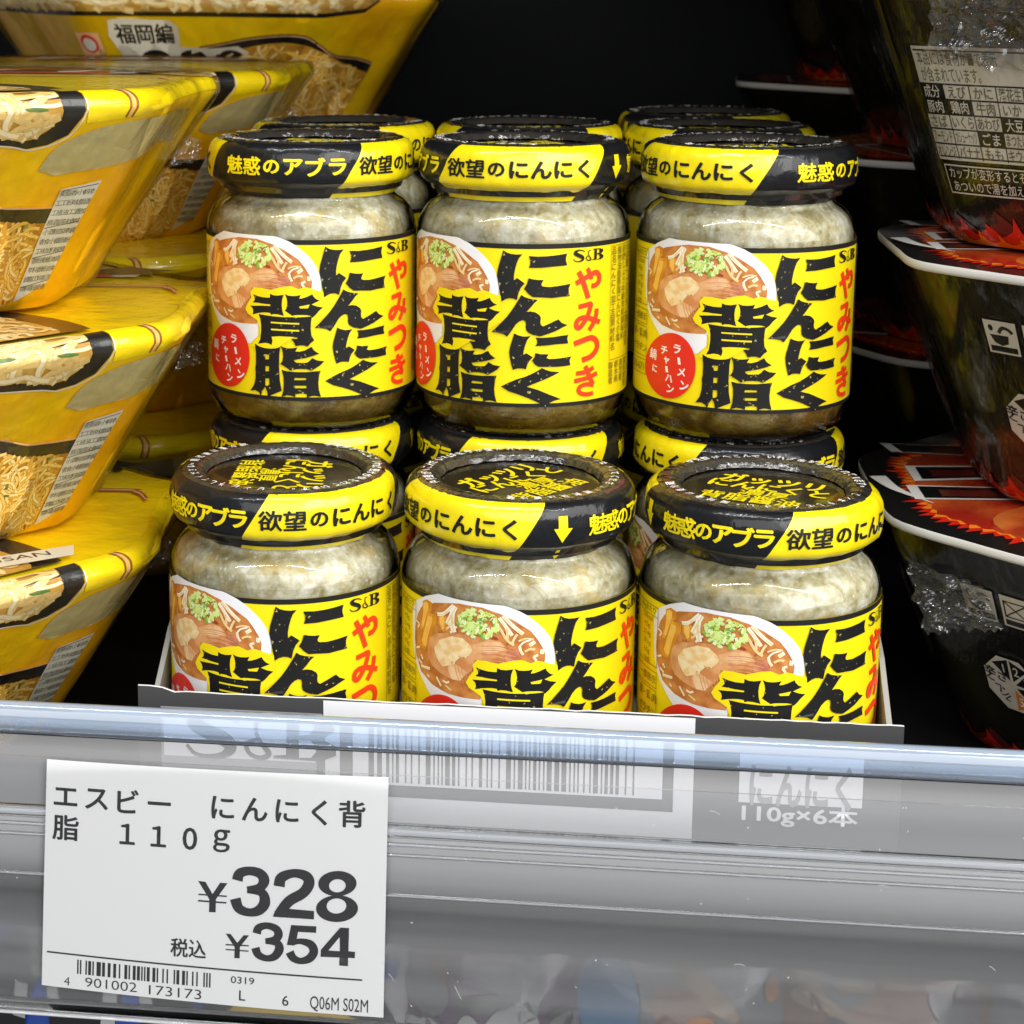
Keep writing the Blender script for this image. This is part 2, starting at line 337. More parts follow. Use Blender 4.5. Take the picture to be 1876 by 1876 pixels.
LP={'ni_a':[[(0.28,-0.058),(0.312,-0.079),(0.352,-0.09),(0.401,-0.094),(0.451,-0.09),(0.417,-0.13),(0.401,-0.173),(0.388,-0.221),(0.378,-0.281),(0.378,-0.329),(0.405,-0.304),(0.475,-0.353),(0.441,-0.391),(0.421,-0.439),(0.407,-0.506),(0.375,-0.491),(0.339,-0.489),(0.303,-0.5),(0.271,-0.522),(0.261,-0.473),(0.245,-0.393),(0.234,-0.329),(0.226,-0.288),(0.234,-0.225),(0.252,-0.161),(0.268,-0.106)]],'ni_b':[[(0.505,-0.106),(0.582,-0.111),(0.673,-0.109),(0.759,-0.102),(0.855,-0.09),(0.844,-0.127),(0.844,-0.155),(0.857,-0.197),(0.744,-0.203),(0.627,-0.212),(0.509,-0.213),(0.52,-0.179),(0.52,-0.143)]],'ni_c':[[(0.504,-0.304),(0.543,-0.315),(0.591,-0.322),(0.641,-0.322),(0.622,-0.358),(0.625,-0.375),(0.641,-0.382),(0.696,-0.387),(0.759,-0.382),(0.826,-0.374),(0.894,-0.365),(0.877,-0.402),(0.877,-0.439),(0.888,-0.476),(0.795,-0.481),(0.72,-0.488),(0.627,-0.48),(0.547,-0.476),(0.508,-0.447),(0.483,-0.418),(0.468,-0.403),(0.492,-0.362),(0.502,-0.33)]],'n':[[(0.445,-0.456),(0.475,-0.476),(0.517,-0.49),(0.593,-0.503),(0.56,-0.531),(0.53,-0.57),(0.493,-0.61),(0.53,-0.606),(0.573,-0.615),(0.609,-0.64),(0.622,-0.665),(0.618,-0.702),(0.622,-0.726),(0.641,-0.744),(0.697,-0.721),(0.745,-0.699),(0.782,-0.683),(0.816,-0.717),(0.872,-0.74),(0.816,-0.762),(0.765,-0.787),(0.697,-0.811),(0.641,-0.828),(0.618,-0.834),(0.56,-0.821),(0.517,-0.802),(0.495,-0.78),(0.489,-0.753),(0.491,-0.717),(0.483,-0.692),(0.457,-0.686),(0.428,-0.701),(0.399,-0.728),(0.375,-0.767),(0.35,-0.806),(0.324,-0.84),(0.298,-0.82),(0.262,-0.811),(0.222,-0.806),(0.181,-0.806),(0.222,-0.766),(0.27,-0.715),(0.322,-0.656),(0.367,-0.593),(0.408,-0.526),(0.433,-0.483)]],'ni2_a':[[(0.387,-0.806),(0.416,-0.822),(0.457,-0.833),(0.495,-0.835),(0.533,-0.829),(0.504,-0.866),(0.486,-0.917),(0.474,-0.965),(0.469,-1.003),(0.499,-0.987),(0.555,-1.024),(0.525,-1.058),(0.508,-1.09),(0.497,-1.134),(0.469,-1.128),(0.431,-1.127),(0.407,-1.132),(0.381,-1.143),(0.366,-1.097),(0.353,-1.04),(0.345,-0.983),(0.352,-0.934),(0.368,-0.878),(0.381,-0.834)]],'ni2_b':[[(0.577,-0.845),(0.65,-0.847),(0.745,-0.842),(0.816,-0.834),(0.881,-0.83),(0.87,-0.861),(0.881,-0.908),(0.77,-0.91),(0.673,-0.919),(0.577,-0.922),(0.593,-0.897),(0.593,-0.868)]],'ni2_c':[[(0.578,-0.985),(0.627,-0.996),(0.697,-0.999),(0.679,-1.033),(0.706,-1.043),(0.77,-1.042),(0.848,-1.037),(0.916,-1.029),(0.898,-1.062),(0.907,-1.111),(0.796,-1.117),(0.697,-1.115),(0.609,-1.112),(0.577,-1.091),(0.55,-1.056),(0.573,-1.021)]],'ku':[[(0.64,-1.124),(0.673,-1.141),(0.721,-1.157),(0.806,-1.167),(0.745,-1.195),(0.687,-1.221),(0.595,-1.257),(0.505,-1.294),(0.604,-1.323),(0.711,-1.37),(0.822,-1.417),(0.761,-1.428),(0.716,-1.447),(0.678,-1.479),(0.604,-1.438),(0.516,-1.397),(0.431,-1.366),(0.348,-1.341),(0.276,-1.299),(0.341,-1.263),(0.41,-1.23),(0.495,-1.201),(0.56,-1.171),(0.604,-1.147)]],'se_a':[[(-0.404,-0.515),(-0.357,-0.528),(-0.302,-0.536),(-0.249,-0.536),(-0.229,-0.535),(-0.227,-0.499),(-0.197,-0.511),(-0.155,-0.513),(-0.097,-0.502),(-0.112,-0.547),(-0.116,-0.596),(-0.112,-0.644),(-0.096,-0.698),(-0.123,-0.693),(-0.156,-0.686),(-0.19,-0.686),(-0.222,-0.694),(-0.225,-0.678),(-0.268,-0.675),(-0.313,-0.68),(-0.354,-0.688),(-0.408,-0.704),(-0.401,-0.675),(-0.408,-0.647),(-0.434,-0.625),(-0.372,-0.62),(-0.303,-0.614),(-0.226,-0.612),(-0.226,-0.599),(-0.303,-0.596),(-0.357,-0.592),(-0.406,-0.592),(-0.383,-0.564),(-0.387,-0.54)]],'se_b':[[(-0.086,-0.496),(-0.056,-0.509),(-0.016,-0.512),(0.024,-0.509),(0.06,-0.501),(0.043,-0.535),(0.072,-0.532),(0.112,-0.518),(0.163,-0.494),(0.175,-0.518),(0.199,-0.541),(0.23,-0.553),(0.191,-0.571),(0.155,-0.588),(0.206,-0.607),(0.258,-0.616),(0.222,-0.648),(0.19,-0.687),(0.162,-0.711),(0.149,-0.695),(0.111,-0.687),(0.051,-0.686),(0.011,-0.688),(-0.019,-0.695),(-0.049,-0.676),(-0.088,-0.649),(-0.073,-0.626),(-0.065,-0.574),(-0.072,-0.53)],[(0.042,-0.609),(0.139,-0.588),(0.123,-0.623),(0.052,-0.625)]],'se_c':[[(-0.345,-0.694),(-0.268,-0.701),(-0.195,-0.706),(-0.09,-0.709),(-0.009,-0.707),(0.071,-0.705),(0.158,-0.697),(0.15,-0.756),(0.146,-0.812),(0.152,-0.873),(0.179,-0.919),(0.149,-0.941),(0.119,-0.978),(0.089,-0.968),(0.05,-0.966),(0.011,-0.975),(-0.006,-0.939),(-0.032,-0.905),(-0.01,-0.907),(0.026,-0.906),(0.028,-0.894),(-0.03,-0.889),(-0.133,-0.888),(-0.216,-0.896),(-0.207,-0.932),(-0.218,-0.975),(-0.244,-0.961),(-0.284,-0.958),(-0.353,-0.973),(-0.331,-0.921),(-0.321,-0.851),(-0.321,-0.79),(-0.329,-0.738)],[(-0.223,-0.757),(0.043,-0.76),(0.043,-0.774),(-0.223,-0.771)],[(-0.221,-0.821),(0.042,-0.824),(0.042,-0.839),(-0.221,-0.836)]],'abu_a':[[(-0.388,-0.973),(-0.339,-0.997),(-0.285,-1.007),(-0.219,-1.007),(-0.176,-1.001),(-0.134,-0.987),(-0.143,-1.052),(-0.146,-1.174),(-0.141,-1.297),(-0.122,-1.396),(-0.188,-1.426),(-0.258,-1.46),(-0.266,-1.408),(-0.286,-1.368),(-0.311,-1.408),(-0.331,-1.459),(-0.348,-1.428),(-0.386,-1.411),(-0.442,-1.422),(-0.4,-1.359),(-0.385,-1.296),(-0.382,-1.234),(-0.387,-1.21),(-0.378,-1.152),(-0.377,-1.07)],[(-0.28,-1.067),(-0.242,-1.064),(-0.244,-1.109),(-0.279,-1.112)],[(-0.28,-1.175),(-0.243,-1.173),(-0.245,-1.22),(-0.28,-1.223)],[(-0.282,-1.29),(-0.243,-1.287),(-0.242,-1.344),(-0.264,-1.36),(-0.282,-1.356)]],'abu_b':[[(-0.132,-0.976),(-0.101,-0.989),(-0.06,-0.996),(-0.019,-0.994),(0.025,-0.987),(0.005,-1.024),(0.045,-1.025),(0.093,-1.013),(0.153,-0.978),(0.173,-1.009),(0.197,-1.029),(0.224,-1.044),(0.169,-1.063),(0.109,-1.081),(0.049,-1.092),(-0.007,-1.104),(0.0,-1.118),(0.021,-1.129),(0.069,-1.128),(0.113,-1.126),(0.136,-1.11),(0.157,-1.083),(0.204,-1.106),(0.268,-1.114),(0.236,-1.148),(0.196,-1.175),(0.152,-1.201),(0.116,-1.189),(0.06,-1.185),(0.008,-1.189),(-0.039,-1.204),(-0.073,-1.179),(-0.135,-1.145),(-0.114,-1.116),(-0.107,-1.071),(-0.113,-1.018)]],'abu_c':[[(-0.123,-1.198),(-0.073,-1.21),(0.008,-1.215),(0.108,-1.214),(0.234,-1.202),(0.22,-1.249),(0.213,-1.322),(0.219,-1.384),(0.237,-1.449),(0.203,-1.439),(0.171,-1.436),(0.139,-1.442),(0.111,-1.454),(0.107,-1.42),(0.067,-1.414),(0.007,-1.421),(0.002,-1.45),(-0.03,-1.439),(-0.071,-1.436),(-0.125,-1.451),(-0.108,-1.397),(-0.103,-1.327),(-0.105,-1.262)],[(-0.001,-1.27),(0.104,-1.271),(0.104,-1.288),(-0.007,-1.291)],[(-0.001,-1.342),(0.107,-1.342),(0.106,-1.364),(0.001,-1.366)]],'sb_b':[[(1.129,-0.063),(1.206,-0.066),(1.246,-0.075),(1.252,-0.094),(1.23,-0.111),(1.219,-0.114),(1.254,-0.131),(1.254,-0.153),(1.22,-0.168),(1.114,-0.166),(1.114,-0.16),(1.142,-0.157),(1.145,-0.077),(1.129,-0.072)],[(1.172,-0.073),(1.198,-0.073),(1.208,-0.089),(1.196,-0.106),(1.172,-0.11)],[(1.171,-0.12),(1.197,-0.12),(1.214,-0.142),(1.198,-0.161),(1.171,-0.162)]],'bowl':[[(-1.076,-0.106),(-0.924,-0.022),(-0.772,0.036),(-0.616,0.03),(-0.409,0.03),(-0.188,0.029),(-0.145,0.021),(-0.05,-0.014),(0.008,-0.046),(0.076,-0.098),(0.142,-0.158),(0.2,-0.238),(0.233,-0.326),(0.245,-0.384),(0.238,-0.467),(0.14,-0.559),(-0.333,-0.727),(-0.351,-0.793),(-0.358,-0.898),(-0.438,-0.976),(-0.534,-0.992),(-0.714,-0.972),(-0.896,-0.83),(-0.957,-0.769),(-1.024,-0.699),(-1.072,-0.626),(-1.106,-0.53),(-1.129,-0.33),(-1.126,-0.203)]],'soup':[[(-1.06,-0.573),(-1.088,-0.451),(-1.084,-0.334),(-1.04,-0.207),(-0.979,-0.128),(-0.817,-0.053),(-0.68,-0.023),(-0.558,-0.002),(-0.357,-0.005),(-0.205,-0.044),(-0.094,-0.093),(0.041,-0.179),(0.095,-0.248),(0.141,-0.325),(0.162,-0.383),(0.155,-0.451),(0.043,-0.511),(-0.335,-0.678),(-0.366,-0.79),(-0.502,-0.799),(-0.658,-0.799),(-0.838,-0.765),(-0.987,-0.693)]],'glow':[[(0.263,-0.472),(0.194,-0.456),(0.16,-0.442),(0.097,-0.428),(0.041,-0.448),(-0.031,-0.42),(-0.125,-0.434),(-0.219,-0.464),(-0.317,-0.451),(-0.393,-0.452),(-0.433,-0.5),(-0.421,-0.548),(-0.461,-0.602),(-0.491,-0.659),(-0.463,-0.701),(-0.399,-0.734),(-0.357,-0.759),(-0.335,-0.826),(-0.337,-0.906),(-0.402,-0.952),(-0.426,-1.004),(-0.177,-1.011),(0.268,-0.706)]],'oval':[[(-0.447,-1.099),(-0.45,-1.146),(-0.459,-1.192),(-0.474,-1.236),(-0.494,-1.278),(-0.52,-1.316),(-0.551,-1.349),(-0.586,-1.377),(-0.625,-1.399),(-0.667,-1.415),(-0.713,-1.424),(-0.76,-1.426),(-0.808,-1.421),(-0.857,-1.41),(-0.904,-1.392),(-0.95,-1.367),(-0.99,-1.337),(-1.025,-1.302),(-1.052,-1.261),(-1.069,-1.217),(-1.074,-1.17),(-1.068,-1.121),(-1.05,-1.071),(-1.022,-1.022),(-0.987,-0.976),(-0.946,-0.934),(-0.9,-0.897),(-0.853,-0.867),(-0.805,-0.843),(-0.757,-0.827),(-0.71,-0.819),(-0.665,-0.818),(-0.623,-0.826),(-0.584,-0.841),(-0.549,-0.863),(-0.519,-0.892),(-0.493,-0.926),(-0.473,-0.964),(-0.458,-1.007),(-0.45,-1.052)]],'menma1':[[(-0.965,-0.076),(-0.907,-0.049),(-0.846,-0.062),(-0.849,-0.13),(-0.872,-0.144),(-0.912,-0.229),(-0.974,-0.342),(-1.011,-0.323),(-0.989,-0.24),(-0.969,-0.149)]],'menma2':[[(-0.878,-0.153),(-0.785,-0.154),(-0.788,-0.213),(-0.863,-0.362),(-0.926,-0.491),(-0.988,-0.481),(-1.027,-0.446),(-0.979,-0.367),(-0.93,-0.264)]],'menma3':[[(-0.781,-0.125),(-0.718,-0.112),(-0.677,-0.153),(-0.678,-0.26),(-0.722,-0.281),(-0.772,-0.211)]],'chashu':[[(-0.863,-0.358),(-0.774,-0.303),(-0.606,-0.264),(-0.431,-0.247),(-0.329,-0.262),(-0.201,-0.277),(-0.162,-0.306),(-0.146,-0.344),(-0.175,-0.392),(-0.274,-0.438),(-0.393,-0.455),(-0.424,-0.458),(-0.43,-0.529),(-0.47,-0.58),(-0.546,-0.66),(-0.615,-0.668),(-0.74,-0.637),(-0.841,-0.599),(-0.879,-0.545),(-0.898,-0.467),(-0.885,-0.413)]],'fat':[[(-0.437,-0.333),(-0.348,-0.291),(-0.201,-0.281),(-0.177,-0.311),(-0.161,-0.345),(-0.275,-0.383),(-0.395,-0.392),(-0.426,-0.411)]],'meat2':[[(-0.167,-0.404),(-0.146,-0.344),(-0.056,-0.321),(-0.046,-0.387),(-0.022,-0.425),(-0.158,-0.438)]],'meat3':[[(-0.658,-0.539),(-0.573,-0.528),(-0.483,-0.574),(-0.546,-0.66),(-0.624,-0.662),(-0.66,-0.595)]],'garlic':[[(-0.813,-0.435),(-0.751,-0.352),(-0.628,-0.294),(-0.524,-0.29),(-0.453,-0.339),(-0.435,-0.38),(-0.467,-0.43),(-0.553,-0.463),(-0.619,-0.534),(-0.721,-0.579),(-0.765,-0.537),(-0.799,-0.493)]],'pt':{'green':(-0.466,-0.081),'green2':(-0.541,-0.178),'green3':(-0.297,-0.042),'gar':(-0.555,-0.404),'gar2':(-0.645,-0.485),'sprL':(-0.658,-0.12),'sprR':(-0.15,-0.119),'greenR':(-0.373,-0.14)},'ov':{'ra':(-0.642,-0.959),'bar1':(-0.616,-1.065),'me':(-0.588,-1.162),'n1':(-0.556,-1.284),'chi':(-0.792,-0.99),'ya':(-0.76,-1.079),'bar2':(-0.753,-1.161),'ha':(-0.725,-1.24),'n2':(-0.705,-1.336),'nabe':(-0.94,-1.047),'ni':(-0.912,-1.178)},'strips':[([(-0.216,-0.076),(-0.168,-0.135),(-0.109,-0.218)],0.03,'w'),([(-0.186,-0.055),(-0.108,-0.133),(-0.022,-0.203)],0.032,'w'),([(-0.234,-0.123),(-0.197,-0.183),(-0.149,-0.259),(-0.094,-0.299)],0.022,'y'),([(-0.16,-0.158),(-0.147,-0.204),(-0.149,-0.266)],0.022,'y'),([(-0.068,-0.205),(-0.093,-0.245),(-0.11,-0.292)],0.02,'y'),([(-0.058,-0.263),(0.005,-0.241),(0.062,-0.248)],0.014,'y'),([(-0.056,-0.317),(-0.016,-0.273),(0.043,-0.252)],0.014,'w'),([(-0.049,-0.305),(-0.04,-0.344),(-0.02,-0.378)],0.022,'w'),([(-0.006,-0.35),(0.035,-0.33),(0.076,-0.333)],0.018,'y'),([(0.03,-0.299),(0.074,-0.267)],0.03,'w'),([(0.133,-0.333),(0.131,-0.372)],0.03,'w'),([(0.064,-0.396),(0.101,-0.38)],0.02,'w'),([(0.064,-0.396),(0.088,-0.43)],0.02,'w'),([(-0.306,-0.167),(-0.288,-0.236)],0.022,'w'),([(-0.58,-0.202),(-0.643,-0.268)],0.018,'w'),([(-0.614,-0.029),(-0.708,-0.117),(-0.78,-0.141)],0.03,'w'),([(-0.591,-0.034),(-0.657,-0.159),(-0.675,-0.2)],0.04,'w'),([(-0.622,-0.076),(-0.628,-0.171),(-0.606,-0.256)],0.05,'w'),([(-0.683,-0.248),(-0.609,-0.169)],0.02,'y'),([(-1.06,-0.274),(-1.012,-0.291),(-1.034,-0.326)],0.016,'w'),([(-1.055,-0.511),(-1.002,-0.487)],0.016,'w'),([(-0.985,-0.549),(-0.955,-0.58)],0.02,'w'),([(-1.02,-0.595),(-0.967,-0.623)],0.02,'w'),([(-0.98,-0.645),(-0.863,-0.635)],0.024,'w'),([(-0.895,-0.694),(-0.87,-0.712)],0.016,'w'),([(-0.786,-0.683),(-0.734,-0.75)],0.018,'w'),([(-0.715,-0.695),(-0.681,-0.706),(-0.649,-0.691)],0.018,'w'),([(-0.693,-0.729),(-0.627,-0.762)],0.014,'y')]}
LS={'ya':[([(0.948,-0.367),(1.011,-0.338),(1.063,-0.316),(1.117,-0.292),(1.169,-0.281),(1.205,-0.308),(1.21,-0.345),(1.199,-0.375),(1.162,-0.398),(1.118,-0.402)],0.042),([(0.975,-0.26),(1.016,-0.336),(1.051,-0.422),(1.085,-0.51)],0.042),([(1.066,-0.236),(1.092,-0.278),(1.119,-0.34)],0.034)],'mi':[([(0.982,-0.582),(1.046,-0.573),(1.112,-0.565),(1.106,-0.606),(1.082,-0.668),(1.035,-0.736),(0.989,-0.776),(0.961,-0.754),(0.969,-0.711),(1.01,-0.686),(1.073,-0.687),(1.144,-0.71),(1.227,-0.743)],0.04),([(1.187,-0.614),(1.181,-0.67),(1.156,-0.735),(1.101,-0.806)],0.04)],'tsu':[([(0.942,-0.917),(1.061,-0.887),(1.131,-0.878),(1.185,-0.908),(1.203,-0.959),(1.177,-1.012),(1.115,-1.054),(1.029,-1.073)],0.046)],'ki':[([(0.969,-1.193),(1.078,-1.187),(1.16,-1.156)],0.038),([(0.952,-1.262),(1.09,-1.245),(1.205,-1.214)],0.038),([(1.065,-1.133),(1.109,-1.219),(1.159,-1.314)],0.04),([(1.165,-1.319),(1.081,-1.303),(1.014,-1.318),(0.998,-1.353),(1.03,-1.384),(1.094,-1.398),(1.161,-1.394)],0.036)],'sb_s':[([(1.036,-0.086),(1.009,-0.072),(0.973,-0.068),(0.944,-0.078),(0.936,-0.094),(0.969,-0.113),(1.005,-0.129),(1.016,-0.148),(0.998,-0.165),(0.961,-0.169),(0.934,-0.163),(0.917,-0.144)],[0.0078,0.0094,0.0125,0.025,0.0328,0.0351,0.0335,0.0273,0.0156,0.0094,0.0086,0.007]),([(1.101,-0.079),(1.08,-0.079),(1.075,-0.103),(1.083,-0.127),(1.103,-0.156),(1.084,-0.167),(1.059,-0.157),(1.054,-0.135),(1.078,-0.123)],[0.007,0.0078,0.0086,0.0094,0.0133,0.0109,0.0101,0.0101,0.007])]}
TP=[[[(0.459,0.4759),(0.4804,0.4776),(0.5018,0.5279),(0.5231,0.4767),(0.5445,0.477),(0.5119,0.5493),(0.5119,0.6052),(0.4926,0.6062),(0.4926,0.5511)]],[[(0.4605,0.5305),(0.5436,0.5298),(0.543,0.5361),(0.4605,0.5367)]],[[(0.4605,0.5573),(0.5424,0.5576),(0.5424,0.5643),(0.4599,0.5646)]],[[(0.6776,0.6057),(0.6831,0.5843),(0.702,0.5558),(0.7219,0.5673),(0.7962,0.57),(0.7963,0.6054)]],[[(0.9162,0.444),(0.9148,0.4559),(0.9108,0.4674),(0.9043,0.4781),(0.8956,0.4872),(0.8852,0.4945),(0.8736,0.4995),(0.8614,0.502),(0.8492,0.5018),(0.8375,0.4989),(0.8271,0.4935),(0.8183,0.4859),(0.8118,0.4765),(0.8077,0.4656),(0.8063,0.4539),(0.8076,0.442),(0.8116,0.4304),(0.8181,0.4197),(0.8268,0.4105),(0.8372,0.4033),(0.8488,0.3983),(0.861,0.3959),(0.8733,0.3961),(0.8849,0.399),(0.8953,0.4044),(0.904,0.412),(0.9106,0.4215),(0.9147,0.4323)],[(0.8851,0.456),(0.8845,0.4622),(0.8827,0.4681),(0.8799,0.4736),(0.8762,0.4783),(0.8717,0.4819),(0.8666,0.4844),(0.8613,0.4856),(0.856,0.4854),(0.851,0.4838),(0.8465,0.481),(0.8427,0.477),(0.8398,0.472),(0.838,0.4664),(0.8374,0.4604),(0.838,0.4542),(0.8397,0.4483),(0.8426,0.4428),(0.8463,0.4381),(0.8508,0.4344),(0.8559,0.432),(0.8611,0.4308),(0.8664,0.431),(0.8715,0.4326),(0.876,0.4354),(0.8798,0.4394),(0.8827,0.4444),(0.8844,0.45)]],[[(0.9218,0.5485),(0.9203,0.5612),(0.9159,0.5735),(0.9088,0.5849),(0.8993,0.5948),(0.8879,0.6026),(0.8752,0.608),(0.8618,0.6107),(0.8484,0.6105),(0.8356,0.6076),(0.8242,0.6019),(0.8146,0.5939),(0.8074,0.5838),(0.8029,0.5722),(0.8014,0.5598),(0.8028,0.547),(0.8073,0.5346),(0.8144,0.5232),(0.8239,0.5134),(0.8353,0.5055),(0.848,0.5002),(0.8614,0.4975),(0.8748,0.4977),(0.8875,0.5007),(0.8989,0.5064),(0.9085,0.5145),(0.9157,0.5245),(0.9202,0.536)],[(0.8881,0.5406),(0.8874,0.5477),(0.8854,0.5546),(0.8821,0.561),(0.8776,0.5664),(0.8723,0.5707),(0.8664,0.5736),(0.8601,0.575),(0.8539,0.5748),(0.8479,0.573),(0.8426,0.5697),(0.8381,0.5651),(0.8347,0.5594),(0.8326,0.5529),(0.8319,0.5458),(0.8326,0.5387),(0.8346,0.5318),(0.838,0.5254),(0.8424,0.5199),(0.8477,0.5157),(0.8536,0.5128),(0.8599,0.5114),(0.8662,0.5116),(0.8721,0.5134),(0.8774,0.5167),(0.8819,0.5213),(0.8853,0.527),(0.8874,0.5336)]],[[(0.5425,0.6925),(0.5569,0.6924),(0.5768,0.7283),(0.5951,0.6931),(0.6104,0.6924),(0.5845,0.7454),(0.5845,0.7936),(0.5692,0.7947),(0.5692,0.747)]],[[(0.5431,0.7371),(0.6099,0.7339),(0.6099,0.7393),(0.5431,0.7429)]],[[(0.5431,0.7576),(0.6099,0.7571),(0.6099,0.7625),(0.5431,0.763)]],[[(0.7312,0.6352),(0.8037,0.634),(0.8032,0.6615),(0.7496,0.6623)]],[[(0.7312,0.6352),(0.7542,0.6352),(0.7476,0.698),(0.7421,0.7207),(0.7201,0.7211)]],[[(0.8719,0.6327),(0.8973,0.6324),(0.8968,0.7297),(0.9158,0.7309),(0.9153,0.7578),(0.8963,0.7575),(0.8964,0.7928),(0.8716,0.7927),(0.8715,0.7587),(0.8173,0.761),(0.8181,0.7309)],[(0.8712,0.6725),(0.8723,0.7321),(0.8395,0.7323)]]]
TS=[([(0.5729,0.4619),(0.5796,0.4314),(0.6071,0.4177),(0.6376,0.4261),(0.6505,0.4539),(0.6377,0.4862),(0.602,0.4984)],[0.0456,0.0416,0.0372,0.0416,0.0447,0.0372,0.0272]),([(0.602,0.4993),(0.6438,0.5057),(0.6537,0.5471),(0.6378,0.5819),(0.6103,0.5944),(0.5797,0.5808),(0.5681,0.54)],[0.0272,0.0372,0.046,0.0416,0.0351,0.0416,0.0456]),([(0.6945,0.4756),(0.7002,0.4382),(0.7353,0.416),(0.7704,0.4252),(0.7797,0.4554),(0.763,0.4969),(0.7234,0.5361),(0.6929,0.5967)],[0.046,0.0438,0.0359,0.0438,0.046,0.0438,0.0438,0.0394]),([(0.6325,0.6818),(0.6379,0.6576),(0.6609,0.6452),(0.6869,0.6551),(0.6955,0.6787),(0.6855,0.7019),(0.6579,0.7104)],[0.0351,0.0329,0.0285,0.0329,0.0359,0.0307,0.021]),([(0.6579,0.7122),(0.6901,0.7148),(0.6987,0.7406),(0.6856,0.773),(0.6626,0.7843),(0.6381,0.7712),(0.6295,0.7431)],[0.021,0.0307,0.0372,0.0329,0.0272,0.0329,0.0351]),([(0.7329,0.7136),(0.7574,0.7014),(0.788,0.7117),(0.7979,0.7417),(0.7851,0.7718),(0.7607,0.7845),(0.7392,0.7743),(0.7284,0.75)],[0.0202,0.0241,0.0351,0.0359,0.0342,0.0272,0.0329,0.0368])]
# ------------------------------------------------------------------ the store shelf, the price rail, the price ticket
YEL = (0.80, 0.645, 0.005); INK = (0.010, 0.010, 0.010)
black_paint = pm('black_shelf_paint', (0.007, 0.008, 0.010), 0.7, spec=.15)
floor_black = pm('black_shelf_board', (0.006, 0.006, 0.007), 0.5, spec=.2)
grey_metal = pm('grey_shelf_metal', (0.16, 0.16, 0.162), 0.42, 0.5, bump=(60, .15, .0006, (.05, 1, 1)))

def make_shelf():
    r = tag(empty('store_shelf', (0, 6, -2.1)), 'black store shelf with a grey metal front edge, carrying all the jars and noodle bowls', 'shelf')
    o = (0, -6, 2.1)
    g = Geo(); g.box(-16, 17, -1.25, 16.6, -2.14, -1.845, floor_black); g.obj('board', r, o)
    g = Geo(); g.prism([(-1.26, -1.86), (-1.26, -2.72), (-1.2, -2.86), (-0.9, -2.9), (-0.9, -2.8), (-1.12, -2.7), (-1.12, -2.15), (-1.25, -2.15)], -16, 17, grey_metal); g.obj('front_edge', r, o)
    g = Geo(); g.box(-16, 17, 16.6, 16.9, -8.5, 12, black_paint); g.obj('back_panel', r, o)
    g = Geo(); g.box(-16, 17, -1.0, 16.5, -7.6, -7.3, floor_black); g.obj('lower_board', r, o)
    g = Geo(); g.box(-16, 17, .4, 16.6, 8.6, 8.9, floor_black); g.obj('unseen_upper_board', r, o)  # unseen board over the goods, added to shade the back of the shelf
    return r
make_shelf()

def rail_y(z): return -1.62-0.45*(-0.72-z)/2.58      # the rail leans: its foot stands out towards the aisle
rail_sheet = clear_film('frosted_rail_plastic', (.98, .98, .985), .16, 1.42, .2, (.82, .82, .83), (14, .22, .002, (.04, 1, 1.6)), 1.3, streak=(20, (.025, 1, 1.8), -.04, .26), blur=(.85, .34), painted_sheen=(-2.2, -1.5, .6))  # the whitening by the upper edge is reflected light put into the haze
rail_front = clear_film('clear_rail_plastic', (.99, .995, 1), .05, 1.33, 0, bump=(18, .12, .001, (.05, 1, 1)), boost=.8)
rail_rib = clear_film('rail_rib_plastic', (.95, .96, .98), .1, 1.5, .3, (.86, .88, .92), (9, .3, .002, (.04, 1, 1)), 2.0)
rail_lip = clear_film('rail_lip_plastic', (.78, .87, 1.0), .07, 1.6, .42, (.62, .74, .92), (8, .35, .003, (.03, 1, 1)), 2.2, streak=(9, (.03, 1, 2.5), .1, .75))  # bluish-white haze colour stands for the light the lip reflects

